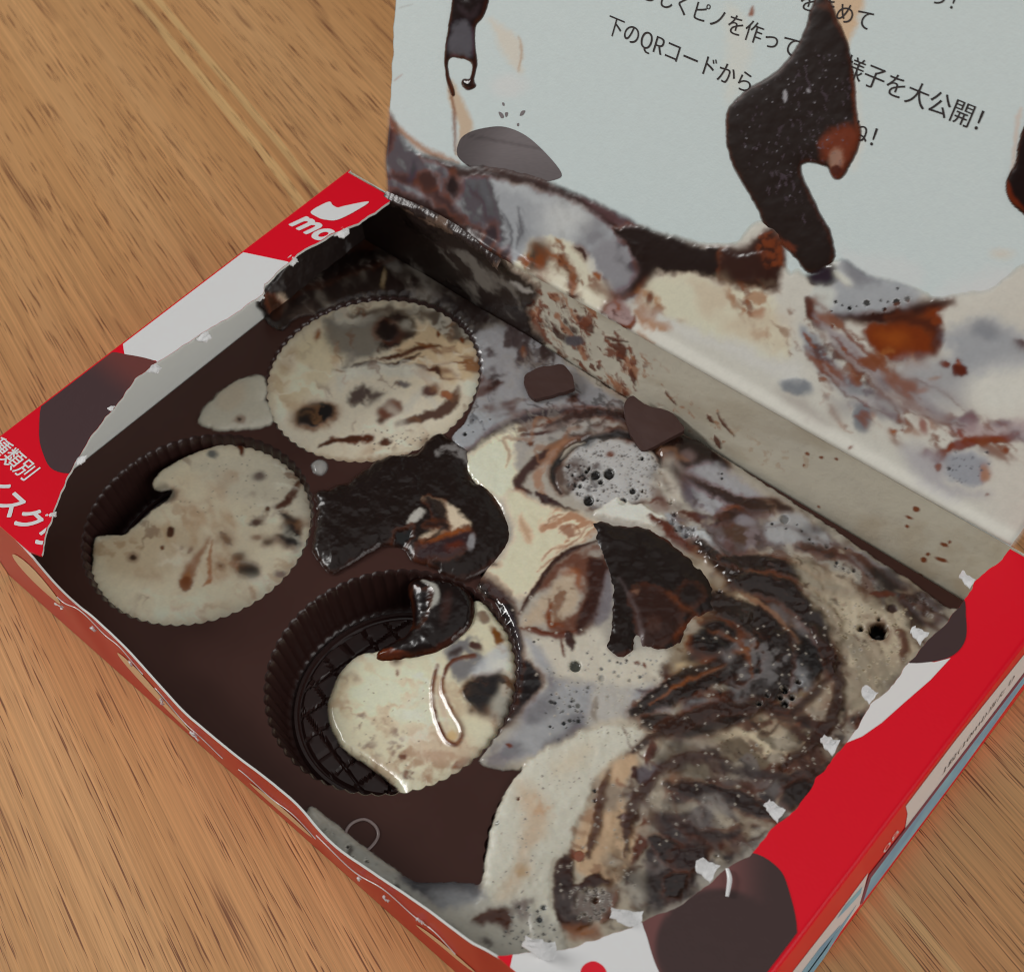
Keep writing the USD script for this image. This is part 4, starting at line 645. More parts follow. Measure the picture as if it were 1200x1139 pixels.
    p.line([(885, 925), (950, 960), (1020, 1030), (1100, 1080), (1180, 1140), (1280, 1220)], 42, (106, 54, 38), 2, 4, 1, .25, .25); p.bubs([(960, 920), (1100, 1000), (1260, 1200), (1100, 1100)], 60, .6, 1.5, (50, 42, 42), None, -.3)
    # scribbled cream between the middle wells
    p.poly([(250, 790), (330, 830), (440, 870), (570, 900), (640, 950), (610, 1010), (500, 1080), (400, 1180), (300, 1300), (150, 1240), (90, 1180), (220, 1080), (250, 960), (210, 850)], (212, 194, 166), 4, 4, 1, .2, .45)
    p.poly([(380, 880), (560, 900), (640, 980), (500, 1060), (400, 1020)], (168, 108, 68), 1.5, 5, .8, .05, None, (9, .55, .62, -30, 3)).poly([(280, 900), (340, 1000), (320, 1040), (280, 960)], (176, 130, 92), 3, 4, .7).ell(500, 990, 40, 30, (150, 92, 60), 0, 2, 5, .8, 0, None, (7, .35, .5))
    for pts in ([(400, 960), (430, 920), (480, 905)], [(450, 1090), (540, 1030), (600, 960)], [(380, 1120), (420, 1080), (520, 1050)], [(460, 1000), (520, 960), (560, 990), (500, 1020)], [(360, 1170), (420, 1120), (520, 1090), (600, 1040)]): p.line(pts, 8, (150, 92, 58), 1, 2, .8)
    # lower half of the middle
    p.Z(540, 600, 4)
    p.poly([(280, 600), (460, 600), (640, 550), (690, 640), (740, 700), (830, 650), (980, 660), (980, 760), (940, 860), (660, 830), (420, 760), (300, 700)], (192, 184, 168), 4, 4, 1, .05, .4)
    p.poly([(280, 590), (370, 650), (440, 740), (420, 820), (330, 900), (280, 1000), (180, 1139), (330, 1160), (450, 1090), (560, 1030), (640, 1010), (880, 1020), (980, 920), (940, 820), (660, 820), (430, 790)], (158, 157, 160), 5, 4, 1, 0, .35)
    p.poly([(270, 600), (380, 640), (420, 740), (350, 880), (240, 980), (120, 1160), (200, 1180), (420, 1110), (600, 1010), (600, 960), (440, 900), (460, 740)], (112, 104, 114), 5, 5, .75, 0, .3, mott=(26, .42, .6, -30, 1.5)).poly([(600, 830), (820, 820), (860, 960), (860, 1020), (640, 1010)], (112, 108, 118), 6, 5, .65, 0, .3, mott=(24, .4, .58)).line([(390, 1110), (480, 1060), (600, 1010)], 40, (84, 72, 80), 5, 4, .7)
    p.poly([(640, 640), (740, 720), (940, 700), (900, 830), (700, 800)], (200, 192, 174), 6, 4, .5)
    p.bubs([(400, 700), (960, 700), (940, 1020), (600, 1020), (420, 900)], 130, .5, 1.5, (108, 106, 102), (176, 172, 164), -.08); p.bubs([(420, 860), (640, 860), (620, 1040), (400, 1060)], 24, .8, 2.2, (64, 62, 62), None, -.15)
    p.bub(537, 733, 27, (88, 88, 80), (210, 206, 190), -.5)
    for x, y, r, c in ((660, 790, 15, 130), (550, 918, 11, 110), (513, 920, 8, 90), (484, 1000, 10, 20), (512, 988, 9, 70), (552, 990, 10, 40), (568, 943, 5, 60), (530, 893, 7, 110), (480, 942, 7, 110), (848, 935, 9, 60), (790, 800, 8, 60), (597, 833, 8, 110), (840, 785, 8, 110), (420, 1015, 6, 30), (735, 715, 5, 30), (778, 707, 6, 30), (345, 618, 5, 25), (365, 608, 4, 25), (690, 875, 5, 70), (1020, 968, 7, 20), (665, 1045, 6, 30), (823, 1050, 5, 20), (575, 1060, 6, 110), (740, 780, 8, 120), (660, 745, 8, 120), (575, 970, 5, 90)): p.bub(x, y, r, (c, c, c - 4), None, -.2)
    p.line([(640, 880), (622, 940), (632, 995)], 30, (84, 52, 50), 1.5, 2, 1, .1).line([(820, 840), (870, 855), (930, 850)], 20, (96, 80, 82), 2, 3, .9).ell(812, 910, 18, 14, (110, 84, 76), 0, 1.5, 3).line([(215, 1095), (240, 1110)], 22, (120, 62, 40), 1.2, 2).line([(860, 720), (870, 740)], 14, (120, 66, 46), 1, 2).ell(825, 720, 14, 10, (120, 80, 66), 0, 1.2, 3)
    # wet dark rim at the waffle well's right and the bare patch beside it
    p.poly([(20, 860), (60, 820), (180, 790), (290, 700), (345, 735), (385, 790), (345, 870), (250, 970), (180, 1015), (60, 935)], (44, 33, 33), 2, 3, 1, 0, .25)
    p.line([(70, 330), (170, 420), (220, 540), (245, 680), (230, 800), (200, 920), (170, 1010)], 96, (46, 34, 34), 3, 3, 1, .25, .15).line([(200, 440), (262, 560), (275, 690), (255, 820), (215, 960)], 20, (70, 60, 66), 1.5, 2, .8, .3, .1).line([(95, 300), (200, 400), (240, 430)], 50, (70, 56, 60), 5, 4, .7)
    # ring of rusty chocolate left of the fan
    p.poly([(540, 200), (650, 170), (700, 280), (670, 410), (630, 530), (545, 590), (460, 600), (410, 520), (540, 480), (565, 380), (500, 280), (420, 360), (330, 400), (270, 495), (340, 390), (420, 280)], (112, 56, 32), 3, 3, .9, .1, .3, mott=(20, .2, .45))
    p.line([(640, 150), (520, 195), (420, 270), (345, 385), (270, 490)], 24, (74, 36, 25), 1.5, 2, 1, .2, .25).poly([(600, 230), (690, 260), (670, 400), (620, 530), (540, 580), (560, 480), (590, 380)], (72, 34, 24), 3, 4, .95, .2, .25)
    p.poly([(430, 350), (510, 290), (550, 370), (535, 470), (450, 520), (330, 545), (285, 530), (350, 440)], (182, 162, 138), 3, 4, 1, .05).poly([(380, 420), (520, 340), (530, 480), (420, 530)], (126, 86, 66), 2, 5, .8, 0, None, (9, .5, .62)).line([(425, 440), (410, 520), (480, 545)], 26, (130, 68, 38), 2, 3).line([(480, 300), (540, 300), (560, 380)], 30, (150, 84, 46), 4, 3, .8)
    p.line([(282, 550), (370, 572), (470, 588), (540, 575)], 28, (112, 56, 36), 1.5, 2, 1, .2).line([(500, 580), (522, 655)], 46, (76, 40, 30), 1.5, 2, 1, .2).line([(468, 605), (485, 690)], 14, (108, 58, 40), 1.2, 2)
    p.poly([(690, 290), (715, 380), (705, 470), (680, 530), (630, 540), (640, 480), (665, 400)], (128, 120, 124), 2, 3, 1)
    # right of the fan
    p.poly([(950, 720), (1010, 700), (1020, 640), (1240, 640), (1260, 860), (1200, 900), (1060, 940), (990, 880), (940, 820)], (80, 42, 29), 3, 4, 1, .15, .3).poly([(1000, 700), (1060, 640), (1120, 720), (1200, 740), (1200, 800), (1130, 830), (1040, 790)], (204, 182, 142), 3, 4, .95).poly([(1000, 700), (1100, 690), (1210, 800), (1100, 840)], (150, 88, 50), 2, 4, .7, 0, None, (10, .48, .62)).line([(1100, 760), (1150, 800), (1160, 840)], 40, (46, 32, 26), 1.5, 2).ell(1025, 672, 22, 20, (196, 190, 170), 0, 1.2, 2)
    # far right quarter
    p.Z(800, 560, 4)
    p.poly([(-40, 420), (200, 400), (480, 360), (900, 520), (1060, 620), (1120, 760), (1000, 940), (860, 1080), (560, 1180), (200, 1180), (-40, 1080)], (150, 132, 108), 5, 5, 1)
    p.poly([(100, 200), (420, 200), (480, 330), (400, 400), (240, 420), (120, 300)], (104, 90, 88), 3, 5, 1, .05).ell(280, 270, 90, 60, (96, 68, 50), 10, 4, 5, .8).poly([(130, 230), (300, 200), (380, 330), (220, 380)], (140, 128, 132), 3, 5, .7, 0, None, (14, .48, .6))
    p.line([(150, 230), (240, 180), (380, 140), (500, 165)], 66, (68, 38, 29), 2, 4, 1, .2, .3).line([(180, 160), (300, 145)], 20, (130, 74, 50), 2, 3, .8).ell(285, 215, 46, 26, (146, 140, 146), 10, 2, 3, .9)
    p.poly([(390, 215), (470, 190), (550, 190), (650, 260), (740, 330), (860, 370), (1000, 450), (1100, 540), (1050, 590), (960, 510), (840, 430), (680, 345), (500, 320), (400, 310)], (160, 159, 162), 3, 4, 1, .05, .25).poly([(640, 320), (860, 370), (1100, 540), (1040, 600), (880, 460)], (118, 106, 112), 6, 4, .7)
    p.line([(540, 335), (660, 358), (780, 388), (880, 450), (960, 520), (1050, 590), (1120, 650)], 46, (66, 48, 48), 3, 4, .95, .15, .25)
    p.poly([(400, 345), (540, 370), (700, 400), (850, 460), (930, 530), (880, 570), (800, 500), (700, 450), (460, 400)], (154, 148, 138), 3, 4, .95, 0, .35); p.bubs([(400, 345), (560, 375), (850, 450), (940, 540), (880, 560), (700, 440), (460, 390)], 90, .7, 2.2, (104, 100, 98), (176, 170, 160), -.1)
    for x, y, r, c in ((475, 207, 22, 120), (418, 230, 7, 20), (483, 250, 5, 30), (557, 262, 6, 26), (594, 300, 7, 24), (674, 332, 10, 20), (762, 343, 6, 30), (720, 408, 8, 50), (800, 445, 9, 60), (865, 468, 7, 80), (998, 448, 4, 160), (610, 320, 4, 40), (535, 232, 4, 60), (183, 15, 6, 20), (183, -6, 5, 24), (1110, 565, 16, 100), (1095, 590, 12, 90), (1125, 590, 10, 90), (1172, 628, 14, 110)): p.bub(x, y, r, (c, c, c), (170, 168, 170) if c > 90 else None, -.2)
    p.poly([(250, 560), (340, 420), (480, 380), (680, 480), (860, 560), (720, 760), (600, 980), (200, 1080), (-20, 1060), (0, 860), (150, 760)], (86, 56, 42), 5, 6, .95, .05, .3, mott=(34, .3, .5, 35, 2))
    p.line([(400, 415), (540, 425), (660, 450)], 76, (54, 34, 29), 3, 4, 1, .3, .2).line([(600, 485), (720, 500), (840, 535)], 66, (96, 52, 34), 4, 4, .95, .2, .25).line([(640, 500), (760, 530)], 44, (54, 34, 29), 4, 4, .9)
    p.line([(210, 525), (330, 480), (450, 510), (550, 560), (650, 640), (710, 720), (715, 840)], 96, (54, 34, 29), 4, 5, 1, .35, .2).line([(300, 450), (480, 480), (600, 540), (680, 600)], 14, (140, 92, 64), 2, 4, .8).line([(360, 440), (520, 500), (640, 600)], 12, (128, 100, 84), 2, 4, .7)
    p.line([(360, 560), (400, 650), (390, 740)], 100, (60, 46, 38), 5, 5, .9, .2).poly([(420, 740), (560, 710), (700, 750), (735, 860), (650, 920), (560, 985), (440, 980), (300, 1000), (160, 1070), (0, 1070), (0, 1000), (180, 900), (330, 800)], (44, 31, 27), 4, 5, 1, .3, .2)
    p.poly([(410, 840), (500, 815), (540, 880), (610, 960), (560, 1060), (440, 1090), (340, 1070), (270, 1010), (370, 950)], (142, 140, 142), 4, 5, .9, .1, .35, mott=(15, .42, .56)).poly([(520, 620), (600, 640), (620, 700), (560, 760), (520, 700)], (136, 130, 130), 4, 5, .9, .1, None, (12, .36, .52)).poly([(410, 600), (470, 610), (490, 690), (430, 690)], (118, 110, 110), 4, 4, .9, .1, None, (14, .35, .52)).ell(640, 775, 46, 30, (140, 136, 140), 10, 4, 4, .8).poly([(0, 1080), (120, 1060), (300, 1060), (340, 1120), (100, 1180), (0, 1180)], (110, 106, 110), 4, 5, .85, .1, None, (14, .4, .55))
    p.poly([(165, 565), (260, 555), (345, 590), (325, 660), (270, 700), (205, 650)], (208, 194, 164), 3, 4, 1, .3).line([(330, 660), (280, 720), (220, 690), (150, 620)], 26, (168, 112, 64), 4, 4, .8)
    p.ell(150, 770, 140, 106, (120, 62, 34), -10, 4, 4, .95, .1).ell(150, 768, 118, 86, (44, 29, 25), -10, 4, 4, 1, .3, .2).line([(0, 700), (100, 660), (240, 700), (270, 800), (200, 860), (60, 870)], 14, (150, 82, 44), 3, 3, .8).line([(140, 900), (250, 840), (380, 770)], 22, (146, 92, 54), 3, 4, .8).poly([(-20, 880), (90, 890), (150, 900), (60, 960), (-20, 960)], (200, 176, 136), 3, 4, .95).line([(60, 910), (100, 960), (115, 985)], 44, (52, 34, 28), 1.5, 2, 1)
    for x, y, r in ((477, 1006, 15), (478, 1070, 17), (457, 1040, 10), (512, 1040, 11), (358, 1073, 12), (397, 1035, 7), (535, 970, 8), (173, 549, 12), (648, 630, 6), (697, 875, 5), (545, 975, 9)): p.bub(x, y, r, (22, 18, 17), (160, 156, 152), -.5)
    p.poly([(650, 570), (780, 570), (900, 545), (1010, 600), (1060, 650), (1100, 760), (1070, 860), (1000, 930), (900, 1000), (840, 1080), (740, 1160), (540, 1160), (640, 1010), (750, 880), (745, 760), (700, 650)], (192, 177, 153), 5, 4, 1, .1, .45)
    p.poly([(700, 620), (900, 580), (1080, 760), (960, 960), (760, 1160), (600, 1120), (740, 940), (760, 760)], (134, 92, 68), 3, 6, .75, 0, .4, mott=(24, .5, .62, 60, 1.6)).bubs([(720, 620), (1080, 720), (1000, 940), (700, 1120)], 150, .5, 1.8, (150, 136, 112), (196, 184, 158), -.1)
    p.ell(915, 732, 43, 37, (26, 19, 17), 10, 1, 2, 1, -1.2, .2, None).ell(950, 748, 10, 10, (150, 110, 84), 0, 1, 1).bub(912, 728, 34, (26, 19, 17), None, -.3).bub(926, 738, 30, (26, 19, 17), None, -.3).bub(832, 718, 13, (24, 18, 16), None, -.6); p.bub(917, 675, 8, (30, 22, 20), None, -.4); p.ell(977, 628, 24, 19, (72, 38, 28), 10, 1.2, 2, 1, -.2)
    p.line([(985, 720), (1030, 780), (1020, 890)], 46, (104, 58, 40), 3, 4, .95, .1).line([(755, 770), (820, 830), (830, 900), (800, 980), (720, 1030)], 62, (104, 72, 60), 4, 5, .9).line([(840, 800), (870, 860)], 30, (112, 64, 44), 2, 4).line([(890, 552), (980, 566)], 32, (110, 54, 34), 1.5, 4, 1).line([(820, 670), (900, 665), (940, 690)], 26, (126, 80, 56), 2, 4, .9).ell(755, 608, 12, 9, (130, 70, 40), 20, 1, 2).line([(700, 570), (720, 580)], 22, (120, 60, 36), 1.5, 3).line([(930, 990), (1000, 950)], 60, (84, 60, 52), 3, 4).line([(640, 560), (700, 660), (730, 760)], 30, (120, 70, 46), 4, 5, .8)
    p.poly([(1010, 590), (1100, 535), (1220, 545), (1220, 700), (1130, 690), (1060, 630)], (108, 96, 98), 3, 4, .95, .05, .25).line([(1030, 600), (1090, 660), (1180, 690)], 60, (70, 52, 52), 3, 4, .9).bubs([(1050, 560), (1200, 560), (1200, 680), (1080, 640)], 30, .8, 2.2, (96, 92, 94), (160, 156, 156), -.1)
    p.line([(-20, 60), (60, 170), (150, 240)], 20, (96, 84, 92), 4, 3, .6)
    # near right quarter
    p.Z(780, 760, 4)
    p.poly([(80, 420), (240, 340), (430, 290), (600, 280), (740, 300), (760, 430), (740, 560), (620, 600), (540, 640), (320, 580), (200, 640), (60, 560)], (184, 166, 140), 4, 5, 1, .05, .45).poly([(220, 420), (280, 350), (420, 320), (470, 400), (600, 440), (720, 450), (720, 520), (640, 570), (520, 595), (380, 550), (270, 500)], (205, 188, 158), 4, 4, 1, .15)
    p.poly([(220, 300), (500, 270), (760, 280), (760, 420), (560, 400), (400, 320), (280, 380)], (128, 72, 46), 2, 5, .85, .05, .35, mott=(14, .5, .6, -30, 1.6)).line([(620, 440), (700, 420), (800, 370), (880, 330)], 50, (96, 66, 56), 3, 5, .9).line([(610, 340), (660, 370)], 40, (104, 60, 42), 2, 4).poly([(760, 440), (800, 380), (880, 330), (940, 320), (900, 380), (840, 440), (780, 480)], (150, 142, 132), 3, 4, .9).ell(905, 335, 40, 26, (62, 50, 48), -30, 2, 3)
    p.bub(550, 568, 22, (106, 90, 66), (180, 160, 120), -.3); p.bubs([(240, 400), (720, 420), (700, 560), (380, 560)], 90, .5, 1.6, (168, 150, 118), (206, 192, 160), -.08)
    p.poly([(540, 640), (620, 585), (750, 565), (700, 640), (600, 770), (530, 720)], (56, 38, 32), 3, 5, 1, .1, .25).line([(740, 480), (780, 470)], 50, (60, 42, 42), 3, 4)
    p.poly([(-20, 420), (120, 400), (220, 440), (260, 520), (180, 560), (40, 560), (-20, 520)], (98, 78, 76), 4, 5, .9, .05, .35, mott=(20, .3, .5)).poly([(0, 640), (140, 600), (320, 560), (440, 600), (540, 650), (560, 780), (480, 870), (400, 940), (300, 1020), (150, 1080), (-40, 1180), (-60, 800)], (112, 104, 102), 4, 5, 1, .05, .35)
    p.poly([(-40, 640), (480, 600), (480, 880), (300, 1020), (-40, 1150)], (60, 46, 46), 3, 6, .85, .1, .3, mott=(22, .5, .62)).poly([(-40, 640), (480, 600), (440, 900), (300, 1020), (0, 1120)], (150, 144, 136), 3, 6, .75, .1, .4, mott=(17, .54, .66)).poly([(260, 720), (440, 700), (440, 900), (300, 1030), (240, 900)], (166, 152, 132), 4, 5, .7, 0, None, (22, .42, .58))
    p.poly([(70, 590), (180, 555), (290, 565), (310, 610), (200, 640), (90, 640)], (186, 170, 146), 3, 4, .95).line([(80, 550), (200, 545)], 24, (120, 62, 40), 1.5, 4, .9).line([(180, 630), (230, 620), (310, 640)], 30, (104, 56, 40), 2, 5, .9).ell(385, 845, 26, 60, (72, 44, 36), 12, 3, 4).ell(260, 925, 20, 32, (92, 50, 36), 0, 2, 3).ell(80, 800, 26, 30, (96, 52, 38), 0, 2, 4).ell(140, 850, 9, 9, (110, 60, 44)).bub(237, 985, 10, (22, 18, 17)); p.bubs([(0, 640), (440, 620), (420, 900), (260, 1020), (0, 1080)], 110, .5, 1.8, (110, 100, 94), (160, 150, 140), -.1)
    p.line([(-20, 480), (20, 560), (60, 600), (20, 680), (-30, 740)], 34, (150, 96, 62), 2, 4, .9).line([(40, 560), (0, 660)], 14, (128, 70, 44), 1.2, 3)
    # near left: the crescent of pale foam over the nearest well
    p.Z(540, 840, 4)
    p.poly([(640, 40), (960, 0), (1060, 60), (1060, 200), (960, 460), (880, 700), (900, 940), (760, 1120), (440, 1160), (-200, 1000), (-100, 820), (100, 700), (200, 300)], (180, 168, 148), 3, 4, 1)
    p.poly([(80, 900), (104, 820), (110, 720), (128, 590), (165, 450), (215, 345), (290, 245), (420, 155), (560, 95), (700, 55), (880, 65), (950, 95), (880, 190), (790, 160), (700, 235), (645, 300), (590, 420), (535, 520), (522, 625), (440, 700), (430, 860), (460, 1000), (500, 1130), (360, 1130), (300, 920), (200, 920)], (198, 194, 178), 3, 4, 1, .3, .5)
    p.poly([(260, 310), (330, 330), (420, 440), (400, 560), (330, 640), (310, 740), (240, 840), (170, 880), (230, 780), (280, 700), (280, 600), (300, 500)], (196, 172, 144), 8, 5, .85).poly([(480, 180), (620, 140), (560, 250), (430, 290)], (200, 184, 158), 8, 4, .6).ell(290, 735, 30, 24, (186, 150, 104), 0, 4, 4, .7).poly([(330, 380), (430, 420), (400, 470), (330, 450)], (196, 156, 118), 3, 4, .7, 0, None, (7, .45, .6))
    p.poly([(690, 235), (790, 180), (840, 260), (765, 340), (790, 440), (830, 540), (800, 690), (750, 770), (690, 800), (560, 740), (525, 640), (560, 520), (610, 400), (640, 310)], (200, 168, 132), 4, 5, 1, .1, .5).poly([(540, 460), (820, 460), (800, 700), (560, 720)], (158, 112, 80), 1.5, 5, .7, 0, None, (8, .56, .64, 20, 2)).poly([(620, 320), (760, 330), (740, 430), (620, 450)], (156, 138, 120), 4, 4, .9)
    p.line([(735, 290), (740, 320), (790, 340)], 12, (150, 92, 60), 1, 2).bub(628, 358, 9, (30, 22, 20)); p.bub(628, 404, 9, (30, 22, 20))
    p.poly([(480, 660), (530, 690), (530, 790), (560, 790), (640, 735), (675, 760), (700, 790), (560, 830), (545, 900), (610, 970), (540, 1010), (465, 1010), (440, 920), (436, 760)], (78, 45, 35), 1.5, 3, 1, .25, .3).poly([(460, 820), (560, 830), (720, 830), (735, 850), (690, 940), (620, 970), (540, 960), (470, 930)], (126, 112, 106), 3, 4, .95, .05, .3).poly([(450, 780), (520, 800), (560, 940), (600, 990), (470, 1000)], (64, 48, 46), 3, 5, .8, 0, .25, mott=(14, .36, .52)).line([(738, 826), (720, 880), (690, 940), (650, 980)], 26, (122, 64, 38), 1.5, 3, 1, .15).poly([(470, 1000), (620, 990), (660, 1040), (560, 1060)], (150, 88, 46), 4, 4, .8).line([(520, 630), (530, 680)], 30, (120, 62, 38), 1.5, 3).bub(556, 664, 24, (150, 92, 70), (112, 58, 40), .1)
    p.bubs([(520, 820), (700, 830), (680, 940), (560, 960)], 70, .8, 2.6, (112, 104, 98), (176, 168, 158), -.15); p.bub(632, 868, 17, (96, 66, 50), (190, 182, 170), -.4)
    p.line([(930, 130), (895, 160), (870, 230)], 46, (104, 56, 40), 1.5, 3, 1, .15).poly([(820, 250), (880, 235), (960, 205), (1000, 120), (1060, 90), (970, 260), (890, 350), (880, 460), (820, 450), (780, 400)], (112, 102, 106), 3, 4, 1, 0, .25).line([(818, 250), (812, 330), (755, 385)], 32, (84, 44, 34), 1.5, 3, 1, .15).line([(970, 225), (895, 310), (885, 390)], 20, (96, 50, 38), 1.5, 3).line([(870, 465), (855, 590), (800, 690)], 56, (112, 58, 38), 2, 4, 1, .15).line([(740, 490), (790, 480), (860, 470)], 40, (92, 58, 48), 2, 5).ell(775, 485, 20, 20, (150, 130, 128), 0, 1.2, 2).ell(780, 520, 30, 18, (92, 46, 32), 0, 1.5, 4)
    p.line([(1015, 130), (970, 240), (920, 350), (875, 480)], 42, (190, 178, 156), 2, 3, 1).line([(1045, 200), (985, 320), (950, 400)], 22, (138, 78, 46), 2, 3, .9).line([(1000, 240), (960, 340)], 9, (150, 92, 56), 1.2, 3)
    p.poly([(900, 450), (960, 410), (1080, 380), (1080, 700), (1100, 820), (980, 890), (890, 940), (860, 840), (870, 700), (880, 560)], (78, 68, 68), 3, 5, 1, .05, .3).poly([(900, 420), (1120, 380), (1120, 820), (900, 920), (870, 700)], (128, 118, 114), 3, 6, .85, .1, .35, mott=(16, .5, .62)).poly([(880, 700), (1080, 640), (1080, 820), (900, 930)], (72, 48, 42), 3, 5, .8, .1, None, (14, .48, .6)).poly([(760, 760), (840, 740), (880, 830), (840, 920), (780, 860)], (166, 158, 146), 3, 5, .8).line([(770, 800), (800, 720), (850, 710)], 26, (84, 52, 42), 2, 5, .9)
    p.poly([(-300, 760), (-100, 740), (60, 760), (100, 800), (100, 860), (-20, 900), (-160, 880)], (86, 82, 90), 6, 4, 1, 0, .3).poly([(-120, 830), (40, 830), (110, 870), (60, 920), (-100, 900)], (146, 148, 152), 8, 4, .8)
    p.poly([(-160, 920), (100, 880), (300, 900), (440, 980), (500, 1130), (300, 1150), (60, 1090), (-60, 1020)], (176, 172, 160), 4, 4, .9).poly([(50, 965), (100, 930), (150, 905), (235, 920), (220, 1015), (170, 985), (90, 985)], (92, 50, 32), 2.5, 4, 1, .1, .3).poly([(240, 880), (330, 870), (320, 960), (260, 950)], (116, 96, 92), 4, 5, .8, 0, None, (7, .42, .58)).poly([(-80, 980), (20, 1020), (180, 1060), (60, 1120), (-40, 1060)], (76, 60, 52), 3, 5, .85, 0, .3, mott=(10, .42, .56))
    p.bubs([(260, 900), (430, 960), (440, 1080), (200, 1080)], 60, .6, 1.6, (96, 94, 90), (150, 146, 138), -.15); p.bub(390, 905, 12, (96, 98, 96), (150, 150, 146)); p.bub(372, 963, 14, (72, 78, 78), (140, 140, 138)); p.bub(272, 395, 8, (110, 72, 50)); p.bub(173, 508, 9, (150, 150, 140), (130, 128, 118))
    p.bubs([(200, 300), (700, 80), (880, 80), (600, 400), (440, 700), (200, 800)], 170, .35, .8, (168, 160, 146), None, -.05); p.bubs([(540, 80), (900, 40), (920, 90), (600, 160)], 30, .6, 1.2, (140, 130, 112))
    # strip of foam caught between tray and front wall
    p.Z(360, 940, 4).poly([(-40, 20), (60, 90), (180, 180), (300, 260), (420, 370), (520, 430), (620, 540), (760, 660), (700, 690), (400, 440), (100, 260), (-60, 120)], (156, 154, 146), 3, 5, .9, .1, .4).poly([(0, 60), (420, 380), (700, 640), (640, 640), (300, 400), (0, 140)], (70, 58, 54), 2, 5, .8, -.05, None, (9, .54, .62)); p.bubs([(0, 60), (420, 380), (700, 640), (300, 400)], 60, .6, 2.2, (66, 62, 58), (190, 186, 176), -.2)
    p.Z(0, 0, 1)
    R1 = [(760, 560), (860, 560), (1100, 700), (1060, 820), (900, 980), (740, 1090), (700, 1060), (740, 900), (760, 800), (770, 700)]
    rg = np.random.default_rng(12)
    def arcs(cx, cy, ex, tilt, r0, r1, a0, a1, n, cols, wmax, wob=.07):
        for k in range(n):
            r = r0 + (r1 - r0) * rg.random(); b0 = a0 + (a1 - a0) * rg.random(); ln = 25 + 55 * rg.random(); t = np.radians(np.linspace(b0, b0 + ln, 7)); rr = r * (1 + wob * (rg.random(7) - .5) + .10 * np.linspace(-.5, .5, 7) * rg.choice([-1, 1])); tl = math.radians(tilt)
            x, y = rr * np.cos(t) * ex, rr * np.sin(t); p.line(np.stack([cx + x * math.cos(tl) - y * math.sin(tl), cy + x * math.sin(tl) + y * math.cos(tl)], 1), wmax * (.2 + .8 * rg.random() ** 2), cols[rg.integers(len(cols))], 1.2, 3.5, .55 + .4 * rg.random(), .06)
    arcs(890, 770, 1.15, 35, 60, 150, -130, 60, 20, [(48, 31, 27), (70, 40, 30), (104, 58, 40), (128, 120, 118), (48, 31, 27)], 22, .25)
    arcs(890, 770, 1.2, 35, 120, 230, -80, 70, 10, [(84, 48, 36), (110, 64, 44), (190, 176, 154)], 13, .25)
    arcs(715, 585, 1.25, 20, 70, 160, 120, 290, 9, [(84, 50, 42), (150, 108, 82), (70, 50, 52), (112, 66, 48)], 11, .2)
    for q, c, sc, lo, hi, an in ((R1, (46, 30, 26), 30, .56, .66, 30), (R1, (96, 54, 38), 18, .58, .68, 45), (R1, (186, 172, 152), 22, .62, .72, 20)): p.poly(q, c, 8, 4, .62, .05, None, (sc, lo, hi, an, 1.7))
    p.Z(780, 760, 4)
    p.line([(80, 330), (240, 300), (420, 290), (560, 310), (660, 250), (760, 140), (800, 40)], 40, (70, 40, 30), 2, 5, .9, .1).line([(120, 260), (300, 280), (420, 240)], 46, (132, 130, 132), 3, 5, .8).line([(560, 380), (660, 440), (740, 410), (840, 350)], 34, (88, 52, 40), 2, 5, .9, .1).line([(760, 60), (860, 120), (900, 220), (840, 320)], 36, (98, 60, 46), 2, 5, .85, .1).line([(940, 60), (1040, 120), (1000, 180)], 30, (74, 44, 36), 2, 5, .85)
    p.line([(200, 480), (300, 560), (420, 600), (540, 620), (660, 600)], 40, (74, 58, 56), 3, 6, .85).line([(60, 640), (200, 660), (330, 700), (400, 800)], 34, (84, 58, 52), 3, 6, .8).line([(20, 800), (140, 880), (260, 900), (360, 860)], 44, (62, 48, 48), 3, 6, .85).line([(300, 760), (360, 800), (380, 900)], 40, (160, 142, 120), 3, 6, .8)
    p.Z(0, 0, 1)
    for pts, w, c in (([(815, 640), (868, 682), (920, 698), (958, 738), (974, 790)], 24, CHOC), ([(800, 700), (858, 715), (905, 752), (908, 800), (862, 834), (800, 852), (756, 846)], 34, CHOC), ([(845, 662), (900, 664), (962, 690)], 18, CHOC), ([(742, 838), (790, 812), (840, 790), (890, 772)], 30, CHOC), ([(952, 742), (984, 800), (962, 862), (918, 902)], 15, (74, 42, 32)), ([(738, 884), (790, 852), (852, 832), (922, 832)], 14, (70, 42, 32)), ([(732, 1004), (748, 936), (800, 892), (858, 894)], 13, (80, 46, 36)), ([(712, 905), (700, 960), (690, 1010)], 12, (92, 52, 38)), ([(800, 560), (860, 590), (905, 600)], 13, (62, 36, 30)), ([(640, 500), (700, 486), (760, 500)], 9, (70, 44, 40)), ([(780, 925), (850, 935), (900, 960)], 22, (62, 46, 44)), ([(765, 985), (800, 1010), (830, 1000)], 26, (58, 44, 42)), ([(780, 1050), (800, 1030)], 24, (56, 42, 40))):
        p.line(pts, w, c, 2.0, 5, .93, .2, .22)
    p.poly([(846, 770), (880, 752), (930, 780), (900, 812), (860, 822)], (128, 124, 124), 3, 5, .75, .05, None, (7, .42, .56)).poly([(925, 655), (1000, 690), (1060, 740), (1050, 800), (1000, 840), (985, 770)], (198, 184, 158), 5, 5, .55).poly([(700, 800), (740, 790), (730, 850), (690, 850)], (196, 188, 172), 5, 4, .5)
